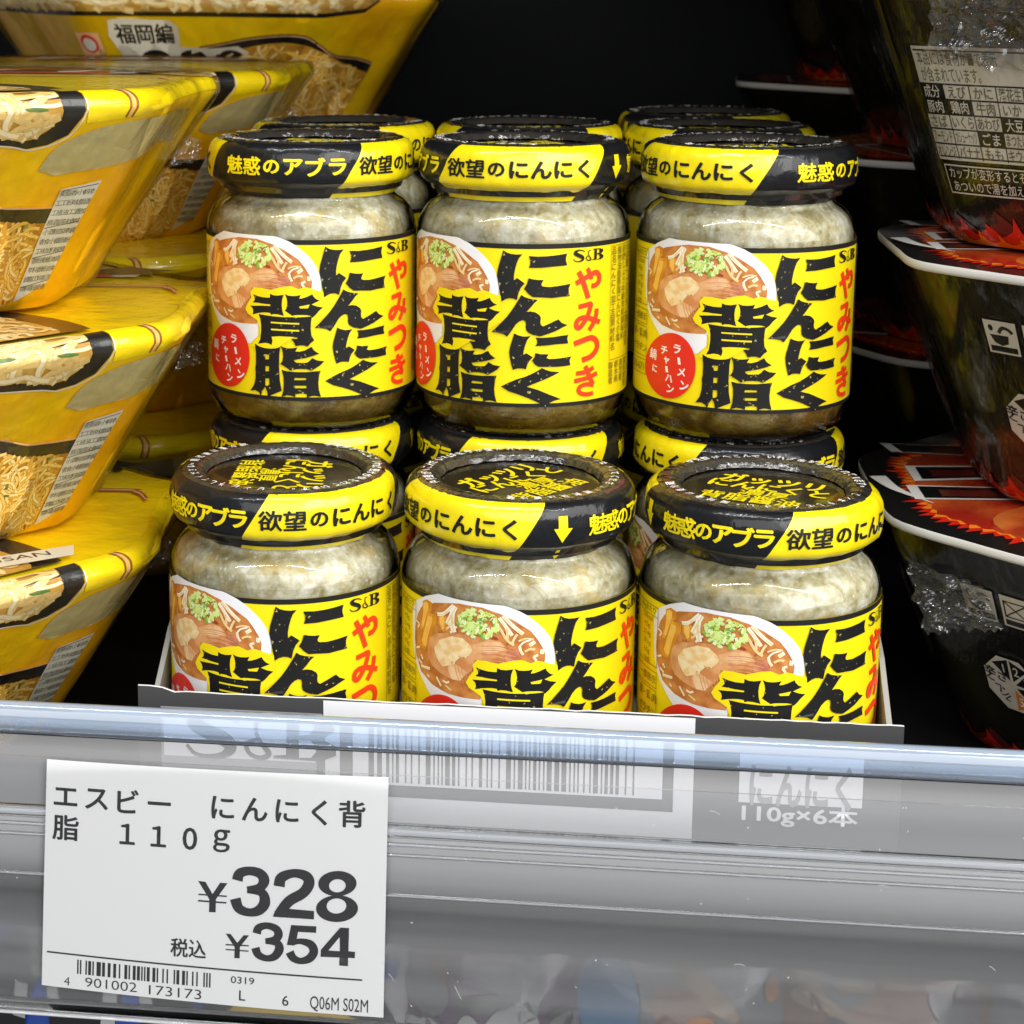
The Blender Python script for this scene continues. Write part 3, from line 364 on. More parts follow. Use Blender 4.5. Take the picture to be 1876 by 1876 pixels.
def make_rail():
    r = tag(empty('price_rail', (0, -1.9, -3.35)), 'clear plastic price rail with bright ribs running along the whole shelf front', 'price rail')
    o = (0, 1.9, 3.35); X0, X1 = -9, 10
    def P(z, d=0): return (rail_y(z)-d, z)
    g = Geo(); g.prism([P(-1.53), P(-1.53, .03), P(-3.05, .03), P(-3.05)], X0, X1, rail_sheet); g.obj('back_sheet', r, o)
    g = Geo(); g.prism([P(-.98), P(-.98, .02), P(-1.525, .02), P(-1.525)], X0, X1, clear_film('rail_window_plastic', (.99, .99, .995), .06, 1.4, .10, (.82, .82, .84), (14, .12, .001, (.04, 1, 1.6)), 1.0, streak=(18, (.03, 1, 1.6), .10, .26))); g.obj('window_sheet', r, o)
    # the rolled upper lip
    prof = []
    for k in range(13):
        a = -pi*.5+pi*1.05*k/12; prof.append((-1.66-.13*cos(a)*.7, -.845+.135*sin(a)))
    prof += [(-1.6, -.73), (-1.6, -.97)]
    g = Geo(); g.prism(prof, X0, X1, rail_lip, True); g.obj('top_lip', r, o)
    for z, h, d in ((-1.575, .05, .04), (-1.67, .016, .025), (-1.75, .014, .025), (-2.06, .014, .03), (-3.07, .03, .2)):
        prof = []
        for k in range(9):
            a = pi*k/8; prof.append((rail_y(z)-.032-d*sin(a), z+h*cos(a)))
        prof.append((rail_y(z)-.03, z))
        g = Geo(); g.prism(prof, X0, X1, rail_rib, True); g.obj('rib', r, o)
    g = Geo(); g.prism([P(-1.08, .17), P(-1.08, .185), P(-3.03, .185), P(-3.03, .17)], X0, X1, rail_front)
    rn = random.Random(3); pr = Print(.0005)       # dust and fine scratches on the plastic
    fleck = pm('dust_fleck', (.42, .42, .42), .7)
    for i in range(75):
        x, z = rn.uniform(-4.2, 4.2), rn.uniform(-2.98, -1.1)
        if -3.75 < x < -.85: continue
        if rn.random() < .72: pr.ell(x, z, rn.uniform(.003, .010), rn.uniform(.003, .006), fleck, 1, 6, rn.uniform(0, 3), .3, rn)
        else:
            a = rn.uniform(0, pi); L = rn.uniform(.03, .12); pr.stroke([(x, z), (x+L*cos(a)*.5, z+L*sin(a)*.4+.01), (x+L*cos(a), z+L*sin(a))], .0035, fleck, 1)
    pr.lay(g, lambda a, b, d: (a, rail_y(b)-.187-d, b))
    g.obj('front_sheet', r, o)
make_rail()

def make_ticket():
    paper = pm('ticket_paper', (.75, .748, .745), .55); ink = pm('ticket_ink', (.018, .016, .02), .5)
    x0, x1, zt, zb = -3.65, -.912, -1.135, -2.94
    yt = rail_y(zt)-.135; yb = rail_y(zb)-.135
    r = tag(empty('price_ticket', (-2.18, yb, zb)), 'white paper price ticket reading ¥328 and ¥354, held in the clear rail', 'price ticket')
    def mp(u, v, d): # u to the right 0..1, v downwards 0..1
        z = zt+(zb-zt)*v-(.08*(u-.5))*v
        return (x0+(x1-x0)*u, yt+(yb-yt)*v-d+.035*(2*u-1)**2+.02*(v*v-v), z)   # the paper bows a little
    g = Geo()
    n = 16
    g.grid([[mp(i/n, j/n, 0) for i in range(n+1)] for j in range(n+1)], paper)
    g.grid([[mp(i/n, j/n, -.012) for i in range(n+1)] for j in range(n+1)], paper)
    ring = [(i/n, 0) for i in range(n)]+[(1, i/n) for i in range(n)]+[(1-i/n, 1) for i in range(n)]+[(0, 1-i/n) for i in range(n)]
    g.grid([[mp(u, v, 0) for u, v in ring], [mp(u, v, -.012) for u, v in ring]], paper, True, False)
    asp = 2.795/1.94
    p = Print(.0015)
    def T(s, u, v, h, off=.0, width=None, bold=.0): p.text(s, u*asp, -v, h, ink, 1, off, width=width*asp if width else None, bold=bold)
    for i, ch in enumerate('エスビー　にんにく背'):
        if ch != '　': T(ch, .060+i*.0932, .156, .118, 0, bold=.022)
    for i, ch in enumerate('脂　１１０ｇ'):
        if ch != '　': T('0' if ch == '０' else ch, .062+i*.0925, .298 if i else .292, .135 if ch == '０' else .118, 0, bold=.010 if ch == '０' else .020)
    for q in TP: p.poly([[(u*asp, -v) for u, v in s] for s in q], ink, 1)
    for q, w in TS: p.stroke([(u*asp, -v) for u, v in q], w, ink, 1)
    T('税込', .434, .770, .085, 0, .102, .018)
    p.rect(.014*asp, .938*asp, -.851, -.844, ink, 1)
    L = '0001101 0100111 0011001 0100111 0001101 0011011'.split()
    code = '101'+'0001011'+'0100111'+'0110011'+'0011001'+'0001101'+'0011011'+'01010'+'1100110'+'1000100'+'1000010'+'1100110'+'1000100'+'1000010'+'101'
    bw = .395/len(code)
    for i, c in enumerate(code):
        if c == '1': p.rect((.106+i*bw)*asp, (.106+(i+1.05)*bw)*asp, -.930, -.868, ink, 1)
    T('4', .076, .968, .055, -.006, .017); T('901002', .208, .962, .060, -.006, .154); T('173173', .398, .965, .060, -.006, .154)
    T('0319', .594, .887, .042, .004, .068); T('L', .594, .952, .062, .004); T('6', .719, .958, .062, .004); T('Q06M S02M', .873, .961, .078, .0, .166)
    p.lay(g, lambda a, b, d: mp(a/asp, -b, d+.002), .12, .12)
    g.obj('price_ticket_sheet', r, (2.18, -yb, -zb))
make_ticket()

# ------------------------------------------------------------------ the jars
JB = 1.84            # height of the label's upper edge above the foot of a jar
yellow = pm('label_yellow', YEL, .42, spec=.3)
ink_black = pm('label_black', INK, .5, spec=.25)
ink_speck = pm('label_black_speckled', INK, .4, var=((.42, .36, .12), 900, .655, .70), spec=.25)
red_ink = pm('label_red', (.80, .045, .008), .4)
oval_red = pm('label_oval_red', (.70, .022, .012), .4)
white_ink = pm('label_white', (.85, .83, .80), .4)
micro = pm('label_micro_ink', (.20, .15, .012), .5)
pic = {k: pm('picture_'+k, c, .4, var=(v, sc, .4, .62)) for k, c, v, sc in (
    ('bowl', (.78, .78, .80), (.70, .71, .75), 60), ('soup', (.42, .13, .025), (.58, .24, .06), 300), ('soupdark', (.28, .05, .015), (.40, .12, .03), 400),
    ('menma', (.72, .32, .03), (.55, .19, .015), 260), ('menmahi', (.86, .50, .10), (.80, .42, .07), 300), ('chashu', (.56, .22, .07), (.68, .34, .14), 240),
    ('fat', (.78, .52, .28), (.66, .34, .14), 350), ('meat', (.42, .13, .07), (.55, .22, .12), 420), ('garlic', (.84, .68, .40), (.76, .50, .20), 480),
    ('garlicd', (.58, .27, .07), (.70, .40, .14), 480), ('sprout', (.86, .82, .72), (.80, .72, .52), 400), ('sprouty', (.80, .64, .34), (.74, .52, .20), 400),
    ('green', (.42, .60, .06), (.62, .74, .22), 420), ('greend', (.16, .34, .04), (.28, .44, .06), 420), ('greenw', (.74, .82, .50), (.60, .74, .30), 420))}

def label_print():
    rnd = random.Random(4)
    p = Print(.00045)
    p.rect(-pi, pi, -.045, 0, ink_black, 1); p.rect(-pi, pi, -1.488, -1.452, ink_black, 1)
    # ramen picture
    P = LP; pt = P['pt']
    p.poly(P['bowl'], pic['bowl'], 2); p.poly(P['soup'], pic['soup'], 3)
    for i in range(26):
        a = rnd.uniform(0, 2*pi); x, y = -.38+.40*cos(a)*rnd.uniform(.5, 1), -.42+.36*sin(a)*rnd.uniform(.5, 1)
        if inside((x, y), P['soup'][0]): p.ell(x, y, rnd.uniform(.012, .04), rnd.uniform(.006, .016), pic['soupdark'], 4, 10, rnd.uniform(0, 3))
    for k in ('menma3', 'menma1', 'menma2'):
        q = P[k][0]; p.poly([q], pic['menma'], 5 if k != 'menma2' else 6)
        mx = sum(a for a, b in q)/len(q)-.012; my = sum(b for a, b in q)/len(q)+.01
        p.poly([[(mx+(a-mx)*.55, my+(b-my)*.82) for a, b in q]], pic['menmahi'], 5.4 if k != 'menma2' else 6.4)
    p.poly(P['chashu'], pic['chashu'], 7)
    p.poly(P['fat'], pic['fat'], 8); p.poly(P['meat2'], pic['meat'], 8); p.poly(P['meat3'], pic['fat'], 8)
    for i in range(9):                                   # streaks of the pork slices
        y = -.33-.018*i; p.stroke([(-.36, y), (-.22, y+.012), (-.08, y-.01)], rnd.uniform(.004, .009), pic['chashu' if i % 2 else 'meat'], 9)
    for i in range(6):
        x = -.60+.03*i; p.stroke([(x, -.52), (x+.02, -.60), (x+.06, -.68)], .007, pic['chashu'], 9)
    for pts, w, c in P['strips']:
        p.stroke(pts, w, pic['sprout' if c == 'w' else 'sprouty'], 10)
        p.stroke([(a, b-.004) for a, b in pts], w*.3, pic['sprouty' if c == 'w' else 'fat'], 10.4)
    p.poly(P['garlic'], pic['garlic'], 11)
    for i in range(70):
        gx, gy = rnd.gauss(pt['gar'][0]+.01, .055), rnd.gauss(pt['gar'][1]-.03, .06)
        if not inside((gx, gy), P['garlic'][0]): continue
        p.ell(gx, gy, rnd.uniform(.012, .024), rnd.uniform(.009, .017), pic['garlicd' if (gx+.52)*.6-(gy+.44) > .0 and rnd.random() < .6 else 'garlic'], 12, 9, rnd.uniform(0, 3), .25, rnd)
    # spring onion
    for i in range(150):
        a = rnd.uniform(0, 2*pi); q = rnd.random()**.6
        x = -.42+.15*q*cos(a)+(.05 if q > .7 and cos(a) > 0 else 0); y = -.145+.115*q*sin(a)
        c = rnd.choice(['green', 'green', 'greenw', 'greend'])
        p.ell(x, y, rnd.uniform(.012, .03), rnd.uniform(.008, .018), pic[c], 13+i*.01, 10, rnd.uniform(0, 3), .2, rnd)
        if i % 3 == 0: p.stroke([(x-.02, y-.01), (x, y+.012), (x+.022, y)], .007, pic['greenw'], 14.2)
    p.poly(P['glow'], yellow, 15)
    # lettering
    for k in ('ni_a', 'ni_b', 'ni_c', 'n', 'ni2_a', 'ni2_b', 'ni2_c', 'ku', 'se_a', 'se_b', 'se_c', 'abu_a', 'abu_b', 'abu_c'): p.poly(P[k], ink_speck, 17)
    for k in ('ya', 'mi', 'tsu', 'ki'):
        for pts, w in LS[k]: p.stroke(pts, w*1.12, red_ink, 17)
    for pts, w in LS['sb_s']: p.stroke(pts, w, ink_black, 17)
    p.poly(P['sb_b'], ink_black, 17)
    p.poly(P['oval'], oval_red, 17)
    ov = P['ov']
    for ch, k, sz, ro in (('ラ', 'ra', .098, -.12), ('メ', 'me', .098, -.12), ('ン', 'n1', .105, -.1), ('チ', 'chi', .092, -.12), ('ャ', 'ya', .085, -.12), ('ハ', 'ha', .09, -.12), ('ン', 'n2', .095, -.1), ('鍋', 'nabe', .105, -.12), ('に', 'ni', .08, -.12)):
        p.text(ch, ov[k][0], ov[k][1], sz, white_ink, 18, 0, ro, bold=.02 if ch == '鍋' else .035)
    for k, h in (('bar1', .062), ('bar2', .055)):
        x, y = ov[k]; p.raw([(x-.014-.007, y+h/2), (x+.014-.007, y+h/2), (x+.014+.005, y-h/2), (x-.014+.005, y-h/2)], [(0, 1, 2, 3)], white_ink, 18)
    # small print on both sides
    p.frame(1.37, 2.02, -1.12, -.06, .005, micro, 17)
    cols = ['品名にんにく加工品原材料名', '植物油脂豚脂にんにく食塩', '砂糖しょうゆ香辛料調味料', '内容量一一〇グラム賞味期限', '保存方法直射日光を避け', '開封後は冷蔵庫で保存']
    for i, s in enumerate(cols):
        for j, ch in enumerate(s): p.text(ch, 1.42+i*.1, -.11-j*.074, .078, micro, 18, .012)
    for i, s in enumerate(['製造者', '栃木県', '東京都', '賞味期限']):
        for j, ch in enumerate(s): p.text(ch, 1.40+i*.1, -1.17-j*.07, .074, micro, 18, .014)
    p.frame(-1.66, -1.06, -.62, -.10, .006, micro, 17); p.rect(-1.66, -1.06, -.19, -.185, micro, 17)
    for i, s in enumerate(['100gあたり', '527kcal', '4.5g', '21.4g', '29.1g', '6.5g', '分析']): p.text(s, -1.24, -.145-i*.075, .062, micro, 18, .008)
    p.frame(-1.66, -1.06, -.80, -.66, .006, micro, 17); p.text('一部表示', -1.22, -.73, .075, micro, 18, .012)
    p.frame(-1.66, -1.06, -1.10, -.82, .006, micro, 17); p.text('豚・鶏肉', -1.22, -.89, .085, micro, 18, .016); p.text('ゼラチン', -1.22, -1.02, .085, micro, 18, .016)
    p.frame(-1.66, -1.06, -1.27, -1.13, .006, micro, 17); p.text('0120-671', -1.28, -1.20, .10, micro, 18, .008)
    return p

def lathe(prof, n, off=0.0): return [[(r*sin(2*pi*j/n), -r*cos(2*pi*j/n), z+off) for j in range(n)] for r, z in prof]

jar_glass = clear_film('jar_glass', (.985, .985, .965), .02, 1.5, .0, bump=(90, .10, .0010, (1, 1, 1)), boost=1.25)
def contents_material():
    m, nt, n, l = nodes_of('garlic_fat')
    p = n['Principled BSDF']; p.inputs['Roughness'].default_value = .5; p.inputs['Specular IOR Level'].default_value = .3
    p.inputs['Subsurface Weight'].default_value = .5; p.inputs['Subsurface Radius'].default_value = (1, .85, .5); p.inputs['Subsurface Scale'].default_value = .0022
    tc = n.new('ShaderNodeTexCoord'); oi = n.new('ShaderNodeObjectInfo'); add = n.new('ShaderNodeVectorMath'); add.operation = 'ADD'
    mulr = n.new('ShaderNodeVectorMath'); mulr.operation = 'SCALE'
    comb = n.new('ShaderNodeCombineXYZ')
    for i in range(3): l.new(oi.outputs['Random'], comb.inputs[i])
    mulr.inputs['Scale'].default_value = 3.7
    l.new(comb.outputs[0], mulr.inputs[0]); l.new(tc.outputs['Object'], add.inputs[0]); l.new(mulr.outputs[0], add.inputs[1])
    def noise_(scale, detail=5, dist=0.0):
        z = n.new('ShaderNodeTexNoise'); z.inputs['Scale'].default_value = scale; z.inputs['Detail'].default_value = detail; z.inputs['Distortion'].default_value = dist
        l.new(add.outputs[0], z.inputs['Vector']); return z.outputs['Fac']
    def ramp(inp, stops):
        r = n.new('ShaderNodeValToRGB'); e = r.color_ramp.elements
        e[0].position, e[0].color = stops[0][0], (*stops[0][1], 1); e[1].position, e[1].color = stops[-1][0], (*stops[-1][1], 1)
        for pos, c in stops[1:-1]:
            k = e.new(pos); k.color = (*c, 1)
        l.new(inp, r.inputs[0]); return r.outputs[0]
    # creamy fat, grey translucent clots, yellow garlic
    mixn = n.new('ShaderNodeMath'); mixn.operation = 'MULTIPLY_ADD'; mixn.inputs[1].default_value = .32
    l.new(noise_(560, 5), mixn.inputs[0])
    half = n.new('ShaderNodeMath'); half.operation = 'MULTIPLY'; half.inputs[1].default_value = .68; l.new(noise_(170, 5, .9), half.inputs[0]); l.new(half.outputs[0], mixn.inputs[2])
    fat = ramp(mixn.outputs[0], [(.36, (.36, .31, .15)), (.44, (.52, .47, .28)), (.51, (.64, .60, .41)), (.58, (.76, .73, .57)), (.65, (.86, .84, .74))])
    lump = ramp(noise_(95, 8), [(.55, (0, 0, 0)), (.64, (.6, .6, .6))])
    mix1 = n.new('ShaderNodeMix'); mix1.data_type = 'RGBA'; mix1.inputs['B'].default_value = (.66, .50, .18, 1)
    l.new(lump, mix1.inputs['Factor']); l.new(fat, mix1.inputs['A'])
    # small frosty flecks and bubbles against the glass
    vo = n.new('ShaderNodeTexVoronoi'); vo.inputs['Scale'].default_value = 520; l.new(add.outputs[0], vo.inputs['Vector'])
    fl = ramp(vo.outputs['Distance'], [(.16, (1, 1, 1)), (.30, (0, 0, 0))])
    fm = n.new('ShaderNodeMath'); fm.operation = 'MULTIPLY'; l.new(fl, fm.inputs[0]); l.new(ramp(noise_(60, 3), [(.46, (0, 0, 0)), (.60, (.75, .75, .75))]), fm.inputs[1])
    mix0 = n.new('ShaderNodeMix'); mix0.data_type = 'RGBA'; mix0.inputs['B'].default_value = (.90, .90, .84, 1)
    l.new(fm.outputs[0], mix0.inputs['Factor']); l.new(mix1.outputs['Result'], mix0.inputs['A'])
    # clear brown oil settled at the foot
    sep = n.new('ShaderNodeSeparateXYZ'); l.new(tc.outputs['Object'], sep.inputs[0])
    z0 = n.new('ShaderNodeMath'); z0.operation = 'MULTIPLY_ADD'; z0.inputs[1].default_value = .004; l.new(noise_(160), z0.inputs[0]); l.new(sep.outputs['Z'], z0.inputs[2])
    rz = n.new('ShaderNodeMapRange'); rz.inputs['From Min'].default_value = .42*S; rz.inputs['From Max'].default_value = .62*S
    l.new(z0.outputs[0], rz.inputs[0])
    oil = ramp(noise_(90, 4, 1.5), [(.35, (.17, .10, .012)), (.55, (.30, .20, .04)), (.72, (.46, .36, .12))])
    mix2 = n.new('ShaderNodeMix'); mix2.data_type = 'RGBA'
    l.new(rz.outputs[0], mix2.inputs['Factor']); l.new(oil, mix2.inputs['A']); l.new(mix0.outputs['Result'], mix2.inputs['B'])
    l.new(mix2.outputs['Result'], p.inputs['Base Color'])
    b = n.new('ShaderNodeBump'); b.inputs['Strength'].default_value = .9; b.inputs['Distance'].default_value = .0016
    l.new(noise_(420, 8, .2), b.inputs['Height']); l.new(b.outputs[0], p.inputs['Normal'])
    return m
fat_mat = contents_material()

band_black = pm('wrap_black', (.008, .0085, .010), .3, coat=.45, coat_r=.03, spec=.2, bump=(150, .55, .0012, (1, 1, .6)))
band_yellow = pm('wrap_yellow', YEL, .26, coat=.5, coat_r=.03, bump=(150, .45, .0012, (1, 1, .6)))
wrap_ring = pm('wrap_clear_over_lid', (.045, .04, .034), .16, .3, coat=1, coat_r=.04, bump=(220, .8, .0015, (1, 1, 1)))
lid_black = pm('lid_black', (.012, .011, .010), .18, coat=.6, coat_r=.05, var=((.20, .16, .012), 26, .66, .72))
BAND = [(.800, .352), (.815, .375), (.845, .415), (.875, .450), (.925, .478), (.962, .505), (.975, .545), (.978, .62), (.975, .70), (.966, .765), (.945, .810), (.915, .838), (.88, .853)]
SHEAR = .65
def band_r(z):
    for (ra, za), (rb, zb) in zip(BAND, BAND[1:]):
        if za <= z <= zb: return ra+(rb-ra)*(z-za)/(zb-za)
    return BAND[0][0] if z < BAND[0][1] else BAND[-1][0]
def crinkle(th, z):
    v = Vector((sin(th)*5.5, cos(th)*5.5, z*7)); w = Vector((sin(th)*14, cos(th)*14, z*3))
    k = .010+.020*max(0, 1-(z-.352)/.14)
    return k*noise.noise(v)+.005*noise.noise(w)
YP = ((0, 90), (180, 270))
def make_band():
    g = Geo(); n = 180
    zs = []
    for (ra, za), (rb, zb) in zip(BAND, BAND[1:]): zs += [za, (za+zb)/2]
    zs.append(BAND[-1][1])
    def col(i, j):
        d = j*2+1
        return band_yellow if any(a <= d < b for a, b in YP) else band_black
    rows = []
    for z in zs:
        row = []
        for j in range(n):
            th = rad(j*2)+SHEAR*(z-.65); r = band_r(z)+crinkle(th, z)
            row.append((r*sin(th), -r*cos(th), z+JB))
        rows.append(row)
    g.grid(rows, None, True, True, False, col)
    p = Print(.0015)
    def run(s, a, b, mat, h=.178):
        k = len(s); 
        for i, ch in enumerate(s): p.text(ch, rad(a+(b-a)*(i+.5)/k), .655, h*(.86 if ch == 'の' else 1), mat, 2, .004, sx=1.16, bold=.024 if ch in '魅惑欲望' else .038)
    def rot_text(s, a, b, mat):
        run(s, a, b, mat)
    for y0 in (0, 180): rot_text('欲望のにんにく', y0+3, y0+86, ink_black)
    rot_text('魅惑のアブラ', 106, 177, yellow); rot_text('魅惑のアブラ', 300, 358, yellow)
    for zc, sc in ((.66, 1), (.41, .5)):
        x = rad(285)
        p.poly([[(x-.035*sc, zc+.10*sc), (x+.045*sc, zc+.10*sc), (x+.045*sc, zc), (x+.085*sc, zc), (x+.0*sc, zc-.12*sc), (x-.075*sc, zc), (x-.035*sc, zc)]], yellow, 2)
    def mp(u, z, d):
        r = band_r(z)+crinkle(u, z)+.004+d
        return (r*sin(u), -r*cos(u), z+JB)
    p.lay(g, mp, .05, .05)
    return g

def make_lid():
    g = Geo(); n = 96
    prof = [(.86, .40), (.90, .50), (.93, .70), (.90, .82), (.875, .850)]
    g.grid(lathe(prof, n, JB), lid_black, True)
    rows = []
    for r, z in ((.885, .849), (.86, .862), (.82, .868), (.77, .866), (.73, .858), (.70, .842), (.683, .815), (.672, .80)):
        rows.append([((r+.006*noise.noise(Vector((sin(t)*9, cos(t)*9, r*9))))*sin(t), -(r+.006*noise.noise(Vector((sin(t)*9, cos(t)*9, r*9))))*cos(t), z+JB+.010*noise.noise(Vector((sin(t)*12, cos(t)*12, r*5)))) for t in [2*pi*j/n for j in range(n)]])
    g.grid(rows, wrap_ring, True)
    g.add([(.675*sin(2*pi*j/n), -.675*cos(2*pi*j/n), .79+JB) for j in range(n)], [tuple(range(n))], lid_black, False)
    p = Print(.0012)
    p.text('ガッツリ', 0, .265, .27, yellow, 1, .004, width=.86, bold=.03); p.text('にんにくと', .03, .06, .25, yellow, 1, .004, width=1.0, bold=.025)
    p.text('濃厚', .05, -.13, .20, yellow, 1, .0, width=.42, bold=.015); p.text('背脂醤油', -.02, -.33, .23, yellow, 1, .0, width=.82, bold=.018)
    p.lay(g, lambda x, y, d: (x, y, .792+JB+d))
    q = Print(.0012)
    s = '中央部がへこんでいれば密封が保たれています。'
    for i, ch in enumerate(s): q.text(ch, rad(68-i*6.9), .80, .098, white_ink, 1, .016)
    s = 'ビンは外してください。開封後は要冷蔵'
    for i, ch in enumerate(s): q.text(ch, rad(-96-i*8.2), .80, .085, white_ink, 1, .012)
    def ring(a, r, d):
        # a: angle left of the lid's top; letters' heads point outwards
        t = a
        return (-r*sin(t), r*cos(t), .872+JB+d+.010*noise.noise(Vector((sin(pi-t)*12, cos(pi-t)*12, r*5))))
    # lettering is laid mirrored in angle, so flip it back
    q.it = [([(-(x-cx)+cx, y) for x, y in v], [tuple(reversed(f)) for f in fs], m, z) for (v, fs, m, z), cx in [(it, sum(p_[0] for p_ in it[0])/len(it[0])) for it in q.it]]
    q.lay(g, ring)
    return g

def make_jar():
    r = empty('garlic_jar', (0, 0, 0))
    tag(r, 'jar', 'jar', 'garlic back-fat jars stacked on the shelf')
    out = [(.60, -1.815), (.70, -1.84), (.80, -1.825), (.88, -1.775), (.945, -1.69), (.98, -1.60), (.993, -1.52), (.993, -.03), (.993, .05), (.975, .13), (.94, .20), (.88, .268), (.82, .305), (.795, .335), (.79, .40)]
    g = Geo(); g.grid(lathe(out, 72, JB), jar_glass, True); g.add([(.6*sin(2*pi*j/72), -.6*cos(2*pi*j/72), -1.815+JB) for j in range(72)], [tuple(range(72))], jar_glass, True)
    g.obj('glass_body', r)
    g = Geo(); rows = []
    for rr, z in [(.02, -1.78), (.60, -1.785), (.76, -1.78), (.85, -1.73), (.915, -1.64), (.955, -1.5), (.965, -1.2), (.965, -.4), (.968, -.03), (.966, .045), (.948, .12), (.915, .185), (.858, .25), (.80, .288), (.77, .32), (.75, .37), (.02, .38)]:
        rows.append([((rr+.012*noise.noise(Vector((rr*sin(t)*6, rr*cos(t)*6, z*6))))*sin(t), -(rr+.012*noise.noise(Vector((rr*sin(t)*6, rr*cos(t)*6, z*6))))*cos(t), z+JB) for t in [2*pi*j/80 for j in range(80)]])
    g.grid(rows, fat_mat, True); g.obj('contents', r)
    g = Geo(); n = 120
    g.grid([[(1.0*sin(2*pi*j/n), -1.0*cos(2*pi*j/n), z+JB) for j in range(n)] for z in (-1.488, -.75, 0)], yellow, True)
    label_print().lay(g, lambda u, v, d: ((1.0025+d)*sin(u), -(1.0025+d)*cos(u), v+JB), .05)
    g.obj('label', r)
    make_lid().obj('lid', r)
    make_band().obj('shrink_wrap_band', r)
    return r

jar0 = make_jar()
HS = 2.6806
def jar(x, y, level, lab_rot, band_rot, top_rot, label, first=[True]):
    o = jar0 if first[0] else copy_tree(jar0)
    first[0] = False
    o.location = Vector((x, y, -JB+HS*level))*S
    o['label'] = label
    for c in o.children:
        k = c.name.split('.')[0]
        if k in ('label', 'glass_body', 'contents'): c.rotation_euler.z = lab_rot
        elif k == 'lid': c.rotation_euler.z = rad(top_rot)
        elif k == 'shrink_wrap_band': c.rotation_euler.z = rad(band_rot)
    return o
JX, JY = 2.0285, 2.0572
# front pair of rows in the carton
jar(-JX, 0, 0, -.187, -6, -88, 'front lower jar beside the yellow noodle bowls, its lid lettering turned sideways')
jar(0, 0, 0, .107, -262, 52, 'front lower jar in the middle, a yellow down arrow on its lid edge')
jar(JX, 0, 0, .049, 3, -21, 'front lower jar nearest the black noodle bowls, its lid lettering readable from the front')
jar(-2.109, JY, 0, .3, -25, 30, 'lower jar carrying the upper jar beside the yellow bowls, only its lid showing')
jar(-.0889, JY, 0, -.3, -35, 75, 'lower jar carrying the upper middle jar, only its lid edge showing')
jar(1.9703, JY, 0, -.9, -300, 150, 'lower jar carrying the upper jar beside the black bowls, arrow on its lid edge')
jar(-2.109, JY, 1, 0, -148, 165, 'upper front jar beside the yellow noodle bowls, its lid front black with yellow lettering')
jar(-.0889, JY, 1, -.413, -225, 120, 'upper front jar in the middle, its lid front yellow with black lettering')
jar(1.9703, JY, 1, -.032, -85, 10, 'upper front jar beside the black noodle bowls, lid front half yellow and half black')
jar(-2.13, 2*JY, 0, .2, 40, 0, 'lower jar hidden in the third row beside the yellow bowls')
jar(-.12, 2*JY, 0, .9, 10, 0, 'lower jar hidden in the third row in the middle')
jar(1.86, 2*JY, 0, .5, 80, 0, 'lower jar hidden in the third row beside the black bowls')
jar(-2.09, 2*JY, 1, .5, 25, 200, 'upper jar right behind the upper front jar beside the yellow bowls, mostly its lid showing')
jar(-.13, 2*JY, 1, 1.2, -145, 20, 'upper jar right behind the upper middle jar, mostly its lid showing')
jar(1.84, 2*JY, 1, 2.0, -130, 80, 'upper jar second from the front in the row beside the black bowls')
jar(1.80, 3*JY, 0, .1, 0, 0, 'lower jar hidden in the fourth row beside the black bowls')
jar(1.78, 3*JY, 1, 1.0, 10, 40, 'rearmost upper jar, only its lid showing over the two jars before it')

